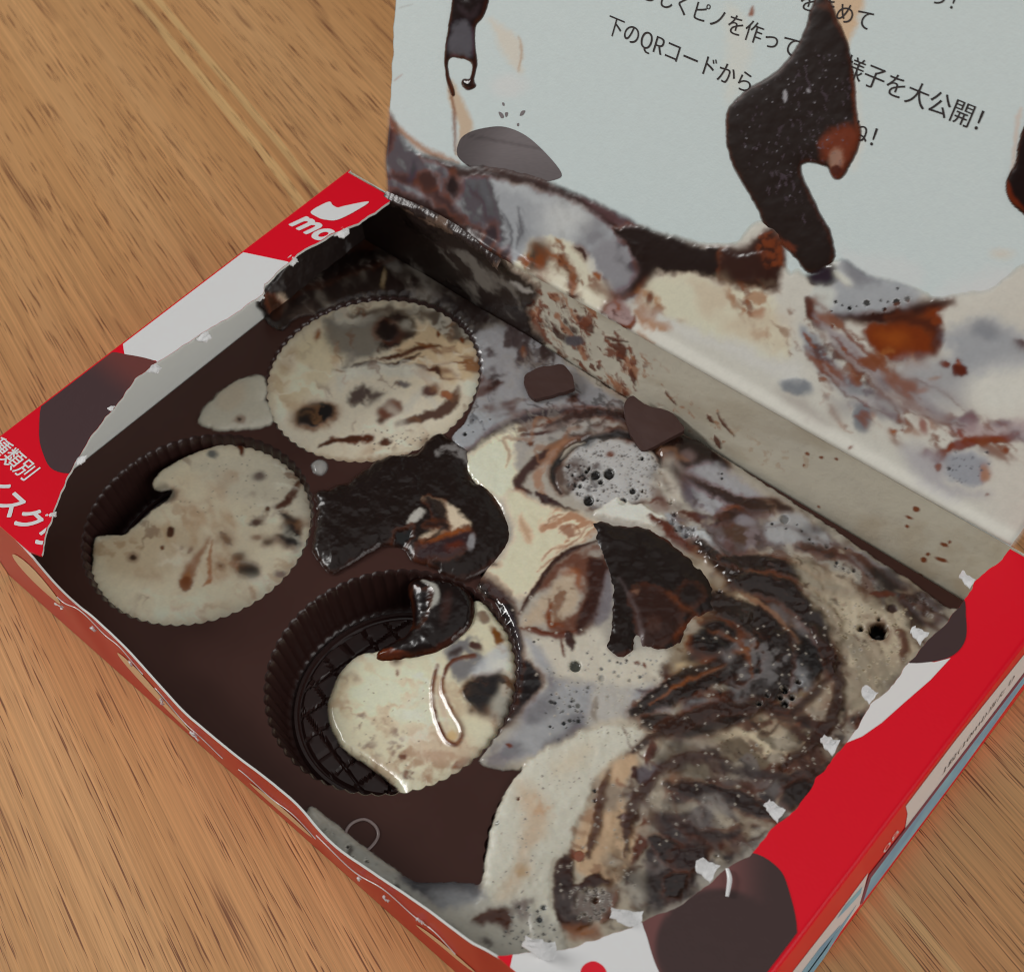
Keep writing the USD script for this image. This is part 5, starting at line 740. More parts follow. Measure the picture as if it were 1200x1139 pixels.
    p.Z(800, 560, 4).ell(915, 732, 46, 40, (60, 36, 28), 10, 1.5, 2).bub(910, 728, 34, (24, 18, 16), None, -.3).bub(924, 737, 31, (24, 18, 16), None, -.3).bub(832, 718, 13, (24, 18, 16), None, -.4).bub(917, 675, 8, (30, 22, 20), None, -.3).ell(977, 628, 24, 19, (72, 38, 28), 10, 1.2, 2, 1, -.1).line([(985, 720), (1030, 780), (1020, 890)], 40, (104, 58, 40), 2.5, 5, .9, .1).line([(880, 552), (990, 568)], 26, (110, 54, 34), 1.5, 4)
    p.bubs([(700, 600), (1080, 640), (1040, 860), (860, 1000)], 90, .6, 1.9, (150, 134, 108), (200, 186, 160), -.1)
    for x, y, r in ((477, 1006, 15), (478, 1070, 17), (457, 1040, 10), (512, 1040, 11), (358, 1073, 12), (397, 1035, 7), (535, 970, 8)): p.bub(x, y, r, (22, 18, 17), (150, 146, 142), -.4)
    p.Z(0, 0, 1)
    p.line([(870, 700), (905, 720), (935, 760)], 5, (150, 110, 84), 1.2, 4, .8).line([(830, 742), (870, 760), (880, 800)], 5, (140, 84, 54), 1.5, 4, .8).line([(760, 828), (810, 800), (850, 782)], 5, (150, 90, 56), 1.5, 4, .8)
    p.bubs([(600, 690), (760, 760), (1000, 700), (1060, 790), (880, 960), (700, 1060), (570, 1030), (640, 880), (620, 780)], 420, .4, 1.3, (132, 122, 112), (190, 180, 166), -.08)
    p.Z(780, 760, 4).ell(620, 690, 90, 60, (50, 34, 30), -35, 3, 6, .9, .1).ell(240, 740, 80, 40, (150, 142, 136), 20, 4, 6, .7).ell(120, 980, 90, 60, (66, 50, 50), -20, 4, 6, .85)
    p.Z(0, 0, 1)
    R2 = [(330, 350), (560, 300), (760, 480), (560, 520), (540, 420)]
    p.veins(R2, (150, 142, 134), 12, .9, .98, .45, 40, 2, 30, .46, .58, 15).veins(R2, (58, 40, 36), 12, .9, .98, .6, 40, 2, 30, .44, .58, 18)
    for sc, lo, hi, c, o in ((5, .68, .75, (92, 54, 40), .5), (9, .67, .72, (64, 42, 36), .6)): p.poly(R1, c, 6, 2, o, 0, None, (sc, lo, hi, 40, 1.5))
MAIN = [(352, 322), (318, 348), (310, 372), (330, 388), (350, 372), (400, 368), (470, 368), (525, 385), (556, 415), (562, 450), (545, 495), (530, 512), (540, 540), (560, 570), (585, 600), (580, 650), (560, 690), (580, 705), (592, 730), (602, 770), (600, 810), (588, 845), (575, 872), (562, 892), (580, 900), (604, 902), (612, 901), (594, 926), (581, 952), (572, 987), (567, 1020), (562, 1036), (545, 1034), (510, 1034), (480, 1030), (440, 1002), (405, 975), (380, 955), (362, 945), (366, 980), (440, 1040), (560, 1130), (640, 1150), (800, 1120), (1000, 960), (1120, 800), (1160, 720), (1114, 713), (1085, 693), (1000, 636), (930, 589), (870, 550), (838, 530), (800, 508), (752, 478), (700, 445), (655, 415), (620, 385), (560, 350), (500, 310), (450, 270), (420, 262)]
outA, outB, outC = in_rim(A_C, RIM + .0001), in_rim(B_C, RIM), in_rim(C_C, RIM + .0001)
def clip_main(X, Y): return np.maximum(np.maximum(-outA(X, Y), -outC(X, Y)), np.interp(X, FX, FY) + CT + .0002 - Y)
melt('melted_ice_cream_spill', MAIN, paint_main, z=ZT + .0002, thick=.0007, step=.00018, base=(168, 160, 148), clip=clip_main, seed=7, lump=.0004, warp=2.0, label='large marbled spill of melted ice cream and chocolate over the right half of the tray', cat='ice cream')
# thick dark sauce standing on top
def blob(name, cover, label, paint=lambda p: None, z=ZT + .0004, base=CHOC, lump=.0005, rough=.3, seed=20, thick=.0011, **kw):
    melt(name, cover, paint, z=z, thick=thick, step=.00018, base=base, lump=lump, rough=rough, seed=seed, material=M_CHOC, soft=1.6, edge=8.0, label=label, cat='chocolate sauce', **kw)
def paint_mid(p):
    p.Z(350, 480, 4).poly([(60, 340), (300, 250), (560, 210), (640, 300), (560, 560), (300, 700), (100, 640)], (50, 36, 33), 3, 3, .8, .12, .2, mott=(12, .5, .62)).poly([(640, 215), (700, 175), (760, 190), (800, 240), (800, 270), (740, 240), (690, 230), (660, 245)], (130, 126, 124), 1.5, 3, .9, .15, None, (8, .3, .45))
    p.poly([(590, 440), (680, 450), (760, 500), (810, 560), (790, 580), (700, 600), (600, 640), (575, 620), (640, 580), (690, 560), (650, 480)], (200, 182, 156), 2, 2.5, 1, -.1).poly([(600, 440), (690, 470), (710, 590), (660, 560), (620, 490)], (52, 38, 34), 2, 4, .95, .1).line([(520, 540), (560, 510), (590, 500)], 44, (170, 166, 158), 2, 2, 1).poly([(440, 610), (520, 560), (545, 580), (500, 640), (450, 650)], (24, 18, 17), 2, 3, 1, -.3).poly([(575, 640), (700, 610), (800, 575), (820, 640), (760, 700), (640, 710), (560, 690)], (70, 50, 52), 3, 3, 1, .1, .2).line([(580, 640), (700, 605), (800, 580)], 26, (150, 84, 46), 3, 2, .9).ell(740, 665, 40, 20, (110, 52, 36), -10, 4, 3, .9).ell(815, 640, 18, 40, (140, 138, 140), 10, 2, 2, .9).line([(600, 560), (700, 560), (590, 640)], 20, (50, 36, 34), 2, 3, .8)
    p.line([(1000, 500), (1005, 610), (940, 710), (850, 770)], 24, (84, 42, 30), 3, 2, .7).line([(880, 365), (940, 440), (990, 520)], 22, (104, 56, 36), 3, 2, .7)
blob('chocolate_sauce', Z(350, 480, 4, [(75, 400), (130, 375), (250, 330), (330, 270), (390, 228), (470, 215), (555, 205), (600, 150), (660, 108), (730, 150), (790, 190), (812, 250), (800, 285), (830, 345), (890, 368), (930, 430), (970, 500), (1004, 560), (995, 640), (950, 700), (890, 745), (840, 775), (760, 800), (690, 775), (620, 735), (540, 700), (470, 640), (400, 640), (300, 690), (230, 730), (160, 765), (110, 720), (70, 660), (75, 560), (85, 470)]),
     'thick glossy dark chocolate sauce between the three left wells, lumpy, with a cream filled gap', paint_mid, seed=21)
def paint_fan(p):
    p.Z(540, 600, 4).line([(570, 20), (700, 45), (880, 75), (960, 125), (1060, 210)], 26, (112, 50, 30), 3, 2, .9).line([(700, 700), (820, 660)], 30, (100, 50, 34), 3, 3, .6).poly([(800, 380), (900, 360), (1020, 440), (1000, 600), (880, 640), (830, 560)], (66, 36, 28), 6, 5, .9).line([(740, 320), (800, 420), (830, 500), (850, 620)], 16, (108, 96, 96), 3, 2, .6).ell(820, 385, 16, 12, (120, 86, 70), 0, 2, 2).line([(980, 400), (1040, 450), (1100, 490)], 26, (112, 62, 38), 4, 3, .9).ell(1080, 400, 60, 50, (34, 24, 22), 0, 6, 3, .8).ell(900, 540, 30, 34, (90, 58, 48), 20, 4, 4, .7).ell(845, 600, 14, 40, (120, 108, 108), 5, 3, 2, .8).line([(1000, 600), (1080, 520), (1200, 480)], 22, (130, 66, 38), 4, 3, .9)
blob('chocolate_sauce', Z(540, 600, 4, [(565, 22), (640, 35), (740, 55), (860, 70), (960, 118), (1050, 195), (1130, 260), (1185, 340), (1200, 430), (1190, 480), (1110, 510), (1060, 560), (1020, 640), (960, 660), (850, 640), (825, 600), (815, 650), (780, 692), (730, 700), (690, 665), (670, 630), (690, 570), (705, 470), (690, 350), (660, 240), (630, 150)]),
     'fan shaped patch of dark chocolate sauce in the middle of the marbled spill', paint_fan, seed=22, z=ZT + .0006, thick=.0009)
# broken pieces of chocolate shell
def shard(px, z, dz, tilt, label, seed):
    c = spline(np.array(px, float), True, 3); xy = on_tray(c, z); ctr = xy.mean(0); pg = Polygon(xy).buffer(0); m = extrude(Polygon(ragged(np.vstack([xy, xy[:1]]), .0005, .0004, seed)).buffer(0), 0, .0008); m = m.subdivide_to_size(.0016, max_iter=6)
    v = m.vertices; v[:, 2] += z + dz + (v[:, 0] - ctr[0]) * tilt[0] + (v[:, 1] - ctr[1]) * tilt[1] + .0006 * (meshkit.fbm(v[:, :3] * 260 * [1, 1, 0], 3, seed) - .5)
    m.vertices = v; put('chocolate_shard', m, M_SHARD, smooth=35, label=label, cat='chocolate')
shard(Z(540, 380, 4, [(296, 275), (302, 245), (360, 222), (430, 212), (478, 208), (510, 240), (532, 300), (528, 320), (470, 335), (380, 355), (345, 360), (310, 320)]), ZT + .0012, 0, (.03, .06), 'small rounded piece of dark chocolate floating near the back wall, left of the bigger piece', 3)
shard(Z(540, 380, 4, [(766, 430), (770, 395), (806, 362), (860, 395), (920, 420), (985, 440), (1020, 475), (1046, 508), (1020, 525), (940, 560), (870, 584), (840, 575), (800, 520)]), ZT + .0016, 0, (-.03, .22), 'larger angular piece of dark chocolate leaning against the back wall', 5)
# a soap-thin bubble ring on the bare tray near the front
pr = on_tray(spline(Z(360, 940, 4, [(180, 150), (205, 100), (265, 78), (315, 105), (333, 150), (310, 195), (270, 225), (215, 205)])), ZT + .0002); ring = np.linspace(0, 2 * math.pi, 9)[:-1]; n = len(pr); tg = np.roll(pr, -1, 0) - np.roll(pr, 1, 0); nn = np.stack([tg[:, 1], -tg[:, 0]], 1); nn /= np.linalg.norm(nn, axis=1, keepdims=True)
V = np.concatenate([pr[:, None, :] + nn[:, None] * .00022 * np.cos(ring)[None, :, None], np.broadcast_to(ZT + .0001 + .0002 * np.sin(ring), (n, 8))[..., None]], -1).reshape(-1, 3); i, j = np.meshgrid(np.arange(n), np.arange(8), indexing='ij'); a, b, c, d = i * 8 + j, i * 8 + (j + 1) % 8, ((i + 1) % n) * 8 + (j + 1) % 8, ((i + 1) % n) * 8 + j
put('milk_ring', trimesh.Trimesh(V, np.vstack([np.stack([q.ravel() for q in (a, b, c)], 1), np.stack([q.ravel() for q in (a, c, d)], 1)]), process=False), plain('milk_film', (112, 98, 96), .25, .5, .55), smooth=True, label='thin round ring of milky liquid on the bare brown tray near the front wall', cat='liquid ring')
# pale paper thread at the tear
tp = zp(np.array([(852, 1017), (855, 1030), (852, 1050)], float), H + .0004); cv = UsdGeom.BasisCurves.Define(stage, numbered(right_panel, 'paper_thread')); cv.CreateTypeAttr('linear'); cv.CreateCurveVertexCountsAttr([3]); cv.CreatePointsAttr(Vt.Vec3fArray.FromNumpy(tp.astype(np.float32))); cv.CreateWidthsAttr([.0004, .0006, .0004]); cv.SetWidthsInterpolation('vertex')
UsdShade.MaterialBindingAPI.Apply(cv.GetPrim()).Bind(UsdShade.Material.Get(stage, M_FILM))

# ------------------------------------------------------------------ smears on the lid
def smear(name, cover, paint, thick=.0004, soft=1.0, warp=2.0, edge=5.0, base=CHOC, seed=40, material=None, e=.70, rough=.3, lump=.00015, step=.0002, off=.0001, **kw):
    cv = spline(np.array(cover, float)); c2 = lp(cv); lo, hi = c2.min(0) - .001, c2.max(0) + .001; lo[1] = max(lo[1], .0001)
    S, T = np.meshgrid(np.arange(lo[0], hi[0], step), np.arange(lo[1], hi[1], step), indexing='ij'); ns, nt = S.shape; S, T = S.ravel(), T.ravel()
    p = Paint(proj(lid_pt(S, T)), base, seed, e, rough); sd = sdist(p.P + p.w * warp + p.wf * min(warp, 1.2) * .5, cv)
    sd = np.maximum(sd, (np.interp(T, tt, left_edge) - S) * 5500); sd = np.maximum(sd, (S - np.interp(T, tt, right_edge)) * 6000); cov = sstep(soft, -soft, sd); paint(p)
    if base[0] < 60: p.C += (alb((98, 50, 32), e) - p.C) * (sstep(-5.5, 0, sd + 8 * (fbm2(p.P, 9, 3, 55) - .5)) * FR)[:, None]
    if base[0] > 60: p.blend((ns, nt), 1.8, seed)
    p.grain(.04, .05)
    o = lid_off(S, T) + off + thick * (1 - np.exp(np.minimum(sd, 0) / edge)) - .00012 * (1 - cov) + p.h * .55 + lump * (fbm2(p.P, 12, 3, seed + 5) - .5) * sstep(0, -5, sd)
    V = lid_pt(S, T, o); F = orient(V, grid_faces(ns, nt), LN); F = F[(cov[F] > .02).any(1)]
    return put_painted(name, V, F, material or M_SMEAR, '/World', p.C, p.r, cov, **kw)
LC = (200, 197, 186)
def paint_lid(p):
    p.Z(600, 260, 4).poly([(640, 260), (760, 230), (900, 250), (1000, 300), (1190, 300), (1300, 640), (1000, 560), (700, 430), (620, 330)], (210, 204, 180), 5, 4, 1, .15, .35)
    p.Z(440, 130, 4)
    p.poly([(40, 20), (180, 130), (300, 200), (420, 260), (560, 300), (700, 350), (900, 400), (1240, 520), (1260, 860), (1140, 860), (1080, 760), (980, 640), (860, 590), (740, 620), (720, 730), (600, 730), (520, 640), (440, 560), (300, 480), (130, 430), (30, 400)], (154, 160, 168), 3, 4, 1, .1, .25)
    p.poly([(40, 60), (200, 180), (420, 300), (560, 360), (620, 720), (520, 660), (300, 480), (100, 430), (30, 380)], (70, 54, 58), 2, 6, .85, .2, .25, mott=(17, .3, .46, 60, 1.8)).poly([(400, 320), (900, 420), (860, 590), (700, 620), (600, 720), (500, 560)], (96, 96, 108), 2, 6, .7, .1, .2, mott=(12, .52, .64, 70, 3.5)).poly([(860, 420), (1240, 560), (1240, 860), (1080, 740), (940, 600)], (120, 112, 124), 5, 5, .7, 0, None, (30, .4, .6))
    p.poly([(820, 430), (960, 440), (1000, 520), (900, 600), (800, 560)], (200, 204, 200), 12, 4, .8).line([(560, 330), (700, 380), (820, 440)], 50, (176, 184, 188), 6, 5, .7)
    p.line([(50, 0), (100, 80), (180, 130), (240, 190)], 40, (130, 74, 44), 3, 3, .9, .05).line([(60, 70), (66, 130), (50, 200)], 40, (60, 30, 34), 3, 3, .8).line([(230, 210), (300, 215), (400, 265), (560, 275), (700, 305), (830, 350), (960, 400), (1060, 470), (1150, 550)], 74, (54, 28, 22), 2.5, 3, 1, .06, .4).line([(520, 262), (640, 270), (760, 310), (840, 345)], 26, (92, 50, 32), 4, 2, .8).line([(960, 400), (1100, 480), (1240, 540)], 50, (84, 54, 56), 4, 4, .9, .1)
    p.line([(50, 392), (260, 470), (480, 600), (640, 715)], 80, (52, 32, 28), 3, 5, .95, .1, .3).line([(60, 300), (180, 330), (330, 420), (420, 520)], 40, (62, 42, 42), 4, 6, .85).line([(420, 330), (500, 430), (560, 560)], 26, (78, 62, 66), 4, 6, .75)
    p.ell(550, 590, 26, 50, (60, 48, 52), 10, 3, 3).ell(625, 680, 16, 30, (60, 40, 40), 0, 2, 3).ell(250, 330, 50, 40, (70, 46, 42), 10, 3, 4).ell(370, 350, 30, 50, (46, 32, 32), 0, 3, 4).ell(180, 290, 16, 44, (70, 60, 72), 10, 3, 3).line([(680, 460), (690, 560), (670, 640)], 16, (84, 82, 92), 2, 4, .8).line([(600, 470), (640, 580), (630, 660)], 16, (84, 82, 92), 2, 4, .8)
    p.poly([(730, 620), (780, 600), (860, 590), (960, 640), (1020, 740), (1090, 800), (1100, 890), (1060, 920), (960, 880), (860, 820), (720, 760), (660, 730)], (210, 203, 180), 3, 4, 1, .1).ell(775, 680, 52, 70, (70, 56, 46), 5, 4, 4, .95, .3, .2).line([(725, 640), (722, 740)], 14, (140, 90, 50), 1.5, 2).line([(810, 650), (870, 690), (920, 740), (935, 800), (950, 862)], 40, (134, 76, 42), 2, 4, .9, .05, None, None).poly([(810, 640), (940, 700), (940, 840), (840, 780)], (118, 66, 38), 1.5, 5, .8, 0, None, (12, .45, .58)).line([(945, 640), (980, 660), (990, 690)], 22, (66, 36, 30), 1.2, 2).line([(1030, 740), (1070, 790)], 30, (140, 84, 50), 2, 4).line([(850, 595), (880, 620)], 20, (150, 100, 56), 2, 3).line([(970, 790), (978, 815)], 10, (130, 80, 50), 1, 1).line([(935, 862), (968, 862)], 16, (70, 34, 22), 1, 1.5)
    p.Z(600, 260, 4)
    p.poly([(380, 140), (480, 60), (560, 140), (620, 220), (570, 320), (500, 320), (430, 230)], (140, 136, 146), 4, 4, 1, .1, .25).poly([(500, 80), (620, 120), (640, 240), (540, 220)], (60, 42, 44), 4, 5, .85, .2, .25, mott=(14, .36, .5))
    p.poly([(480, 30), (620, 20), (740, 66), (900, 108), (1050, 148), (1160, 140), (1215, 170), (1215, 240), (1190, 280), (1150, 295), (1020, 285), (900, 245), (760, 232), (670, 240), (630, 300), (560, 350), (470, 330), (540, 310), (600, 240), (560, 120)], (42, 27, 23), 2, 3, 1, .3, .3)
    p.line([(440, 250), (470, 330), (560, 345), (620, 300), (650, 250)], 22, (92, 46, 32), 2, 3, .9).poly([(440, 380), (520, 340), (560, 400), (580, 490), (510, 470), (450, 420)], (150, 118, 116), 2, 4, .9, .3, .2).line([(440, 420), (460, 380), (500, 350)], 16, (84, 44, 34), 1.2, 2).line([(510, 470), (570, 485), (580, 440)], 22, (110, 58, 38), 1.2, 2).ell(300, 345, 22, 8, (80, 40, 26), 0, 1, 1)
    p.poly([(560, 330), (680, 340), (700, 420), (760, 480), (720, 530), (620, 480), (580, 400)], (168, 112, 66), 2, 5, .85, 0, None, (14, .42, .58)).ell(655, 360, 14, 26, (100, 44, 26), 10, 1.5, 3).ell(620, 430, 36, 30, (160, 104, 62), 0, 3, 5, .8).ell(690, 420, 30, 26, (150, 94, 54), 0, 3, 5, .8).line([(600, 500), (640, 540), (690, 580)], 26, (168, 112, 64), 3, 5, .6)
    p.poly([(1020, 310), (1200, 300), (1200, 600), (1100, 480)], (160, 104, 62), 2, 5, .75, 0, None, (14, .52, .63)).ell(1160, 430, 34, 26, (158, 88, 44), 0, 3, 5, .8).line([(1000, 320), (1060, 380), (1140, 440)], 20, (150, 96, 60), 2, 4, .7).ell(800, 460, 20, 10, (160, 120, 80), 0, 3, 3, .5)
    p.Z(860, 260, 3.527)
    p.poly([(330, 270), (420, 200), (440, 120), (520, 160), (600, 230), (700, 250), (770, 290), (760, 330), (680, 365), (560, 392), (420, 395), (330, 330)], (156, 164, 172), 4, 4, 1, .1, .2).poly([(320, 270), (400, 260), (420, 300), (400, 370), (330, 320)], (204, 206, 196), 4, 3, .8).poly([(460, 150), (560, 220), (600, 260), (480, 260)], (112, 108, 122), 5, 4, .7)
    for x, y, r, c in ((553, 335, 14, 70), (676, 332, 15, 60), (482, 356, 9, 26), (425, 330, 7, 24), (452, 344, 5, 40), (627, 362, 9, 26), (410, 432, 8, 24), (720, 320, 13, 100), (512, 348, 4, 50), (610, 325, 6, 90), (580, 378, 5, 30), (680, 275, 6, 60), (640, 330, 5, 60), (610, 385, 4, 30), (408, 368, 4, 40)): p.bub(x, y, r, (c, c, c), (190, 196, 200) if r > 9 else None, -.15)
    p.ell(365, 212, 68, 50, (50, 38, 48), 5, 2, 3, 1, .4, .15).line([(425, 205), (455, 235), (492, 265)], 30, (218, 214, 196), 1.2, 1.5, 1, .2)
    p.poly([(540, 440), (640, 400), (760, 360), (860, 330), (905, 322), (860, 380), (872, 500), (800, 560), (700, 580), (620, 560), (560, 510)], (118, 54, 28), 3, 4, 1, .15, .25).line([(430, 385), (560, 400), (680, 380), (800, 345), (905, 328)], 44, (58, 30, 24), 2.5, 3, 1, .2, .2).line([(640, 400), (760, 400), (850, 460), (830, 530)], 50, (70, 34, 24), 5, 4, .8).ell(660, 480, 60, 30, (150, 80, 40), 10, 8, 4, .7).poly([(600, 540), (760, 540), (800, 600), (660, 640)], (168, 110, 66), 4, 5, .7, 0, None, (12, .45, .6)).ell(845, 415, 20, 18, (116, 56, 32), 0, 1.5, 3).ell(775, 550, 26, 16, (104, 48, 28), 0, 1.5, 3)
    p.poly([(-40, 110), (80, 90), (150, 20), (230, 40), (260, 130), (200, 190), (180, 280), (90, 270), (-40, 250)], (58, 32, 25), 2, 4, 1, .15, .3).poly([(110, 60), (200, 40), (250, 130), (180, 200), (120, 160)], (122, 62, 38), 2, 5, .85, .05, None, (8, .42, .56))
    p.line([(300, 300), (330, 380), (380, 440)], 44, (84, 44, 34), 2, 4, 1, .2).line([(350, 380), (420, 460), (520, 560), (620, 640), (760, 720), (860, 800), (960, 830)], 60, (150, 140, 142), 4, 4, .95, .2, .25).line([(450, 400), (480, 470), (560, 540), (640, 610)], 18, (112, 58, 42), 1.5, 3, .9, .15).line([(420, 470), (500, 560), (600, 650)], 14, (108, 62, 50), 1.5, 4, .8, .1).line([(560, 700), (700, 730), (800, 800), (840, 860)], 14, (140, 84, 62), 2, 4, .7)
    p.poly([(280, 430), (360, 480), (440, 600), (560, 700), (480, 720), (380, 640), (310, 540)], (132, 138, 150), 4, 4, .9).poly([(310, 480), (440, 510), (540, 620), (660, 690), (560, 720), (420, 650), (360, 580)], (84, 54, 48), 2, 5, .9, .15, .3, mott=(12, .42, .54)).poly([(370, 560), (440, 540), (520, 640), (460, 700)], (140, 84, 56), 2, 5, .6, 0, None, (9, .5, .6)).ell(620, 670, 40, 24, (84, 76, 88), 30, 3, 4, .9)
    p.poly([(380, 700), (640, 720), (860, 800), (900, 880), (700, 880), (420, 860)], (150, 92, 58), 1.5, 5, .8, .05, None, (11, .57, .64, 60, 1.5)).line([(390, 750), (420, 790), (440, 820)], 18, (120, 66, 44), 1.5, 4).line([(610, 740), (630, 790), (660, 810)], 18, (120, 60, 40), 1.5, 4).ell(785, 840, 14, 36, (140, 76, 62), -20, 2, 3).ell(880, 825, 18, 22, (140, 84, 66), 0, 2, 4).ell(660, 860, 20, 10, (140, 80, 46), 0, 1.5, 3).ell(720, 860, 16, 12, (140, 80, 46), 0, 1.5, 3).ell(590, 760, 32, 22, (214, 212, 198), 0, 1.5, 2, 1, .15)
    p.ell(265, 678, 68, 36, (122, 130, 140), 12, 2.5, 3, 1, .15, .2).ell(530, 808, 38, 56, (120, 128, 138), 5, 2.5, 3, 1, .15, .2).poly([(180, 700), (300, 730), (420, 850), (300, 800)], (166, 156, 148), 5, 4, .6)
    p.poly([(880, 480), (980, 410), (1060, 400), (1230, 480), (1230, 600), (1000, 640), (820, 720), (720, 700), (760, 620), (900, 560)], (146, 155, 166), 9, 5, .9).ell(1040, 440, 60, 36, (112, 120, 136), 20, 6, 4, .7).poly([(640, 600), (860, 560), (980, 650), (960, 760), (780, 740)], (160, 160, 162), 7, 4, .8).poly([(960, 660), (1100, 600), (1240, 600), (1240, 780), (1040, 780)], (210, 210, 200), 12, 4, .85)
    p.ell(935, 605, 34, 26, (92, 38, 24), 10, 1.5, 4, 1, .2).ell(872, 590, 22, 16, (104, 46, 28), 10, 1.2, 3).line([(930, 560), (940, 590)], 24, (120, 60, 34), 1.5, 3).line([(1165, 490), (1210, 515)], 34, (70, 36, 34), 2, 4).ell(785, 698, 26, 12, (140, 82, 50), -10, 2, 3, .8).ell(830, 640, 24, 12, (150, 104, 70), -20, 2, 4, .6)
    p.ell(975, 820, 40, 44, (110, 76, 84), 10, 3, 4, .95, .1).ell(980, 850, 22, 16, (104, 58, 50), 0, 2, 3).poly([(900, 840), (1100, 820), (1240, 830), (1240, 900), (1040, 900), (940, 900)], (170, 150, 152), 5, 4, .8).line([(850, 965), (930, 920), (1040, 900), (1120, 890), (1185, 872)], 44, (120, 56, 34), 2, 4, 1, .15, .25).line([(840, 1000), (870, 940)], 40, (96, 42, 28), 2, 4).line([(800, 940), (810, 970)], 18, (120, 62, 42), 1.5, 3).line([(930, 860), (950, 890)], 26, (128, 74, 62), 2, 3).ell(1105, 830, 36, 14, (110, 86, 100), 5, 3, 3, .8)
    for pts, sc, lo, hi, an, st in (([(330, 300), (620, 560), (900, 760), (1200, 860), (1200, 940), (860, 960), (560, 860), (330, 640)], 8, .58, .66, 40, 2), ([(330, 300), (620, 560), (900, 760), (1200, 860), (1200, 1000), (860, 1000), (560, 860), (330, 640)], 16, .57, .66, 35, 2.5), ([(0, 260), (280, 300), (330, 560), (120, 500)], 9, .58, .66, 50, 2)):
        p.poly(pts, (122, 70, 46), 3, 5, .85, .04, None, (sc, lo, hi, an, st))
    p.poly([(360, 560), (640, 700), (1000, 830), (1200, 860), (1200, 960), (700, 900), (420, 760)], (126, 122, 130), 6, 6, .7, 0, None, (26, .48, .62, 30, 2))
    for pts in ([(330, 420), (460, 560), (640, 690), (840, 830)], [(400, 520), (560, 660), (760, 790), (960, 850)], [(360, 600), (480, 720), (640, 800)], [(700, 640), (860, 700), (960, 780)], [(500, 600), (640, 720), (700, 840)]):
        p.line(pts, 9, (104, 60, 46), 1.2, 5, .8).line([(x + 12, y - 8) for x, y in pts], 12, (168, 160, 160), 2, 5, .6)
    p.Z(600, 260, 4).poly([(0, 190), (240, 100), (440, 300), (640, 480), (520, 500), (240, 330)], (126, 70, 42), 2, 5, .9, .04, None, (10, .55, .63, 50, 2)).poly([(40, 200), (240, 160), (560, 460), (300, 340)], (74, 40, 30), 2, 5, .9, .05, None, (8, .6, .67, 50, 2)).poly([(700, 300), (1200, 300), (1300, 600), (900, 470)], (196, 176, 150), 8, 5, .6, 0, None, (40, .45, .62)).poly([(640, 420), (1300, 640), (1300, 740), (800, 520)], (214, 212, 206), 6, 4, .5).Z(860, 260, 3.527)
    p.ell(965, 1015, 96, 66, (146, 152, 166), 10, 4, 4, 1, .1, .2).ell(1042, 1035, 24, 30, (168, 110, 66), 0, 3, 4, .8); p.bubs([(880, 960), (1060, 950), (1050, 1060), (920, 1070)], 40, .6, 1.5, (110, 112, 124), None, -.1); p.bub(892, 1018, 8, (40, 40, 46)); p.bub(1050, 952, 6, (90, 80, 80)); p.poly([(700, 920), (860, 960), (900, 1080), (1060, 1120), (900, 1130), (760, 1040)], (160, 156, 164), 7, 4, .7)
    for x, y, a, b in ((850, 1012, 14, 16), (490, 926, 8, 6), (700, 855, 8, 6), (1050, 1125, 8, 6), (466, 842, 8, 8), (1130, 940, 14, 10)): p.ell(x, y, a, b, (120, 60, 34), 0, 1.2, 2)
LIDC = [(452, 132), (470, 160), (490, 180), (512, 186), (540, 194), (575, 196), (605, 202), (640, 213), (672, 226), (700, 238), (735, 256), (760, 268), (790, 278), (830, 286), (862, 284), (884, 262), (914, 264), (920, 300), (925, 320), (935, 318), (948, 322), (985, 305), (1010, 320), (1050, 332), (1078, 340), (1098, 350), (1125, 345), (1160, 340), (1230, 330), (1240, 700), (1190, 640), (1000, 545), (850, 462), (700, 388), (640, 355), (598, 318), (575, 300), (555, 285), (520, 268), (490, 255), (455, 246)]
smear('melted_ice_cream_film', LIDC, paint_lid, thick=.00022, base=LC, soft=4.5, edge=16, seed=41, rough=.36, lump=.00006, label='smeared film of melted cream and chocolate over the bottom of the upright lid', cat='ice cream')
def paint_big(p):
    p.Z(800, 0, 3).poly([(490, 470), (600, 440), (625, 480), (600, 560), (550, 630), (520, 610), (540, 540), (500, 560), (480, 520)], (112, 52, 32), 4, 3, .95).ell(545, 560, 30, 36, (170, 130, 110), 0, 4, 3, .7).ell(545, 600, 20, 20, (80, 34, 22), 0, 2, 2).line([(400, 880), (340, 850), (300, 820)], 40, (110, 54, 36), 3, 4, .8).line([(600, 240), (612, 400), (625, 470)], 12, (110, 56, 36), 2, 2, .7).line([(160, 380), (160, 560), (250, 720)], 8, (110, 56, 36), 2, 2, .6).line([(480, 20), (530, 30), (570, 120)], 24, (92, 52, 36), 4, 2, .6)
    p.poly([(200, 300), (600, 150), (600, 420), (500, 800), (250, 620)], (86, 74, 84), 1, 3, .5, 0, None, (4, .66, .74, 75, 2)); p.bubs([(200, 300), (580, 160), (600, 420), (470, 700), (250, 600)], 90, .5, 1.1, (120, 112, 122), None, .08); p.line([(365, 320), (362, 360)], 14, (150, 146, 156), 1, 1).ell(445, 320, 8, 9, (140, 134, 142))
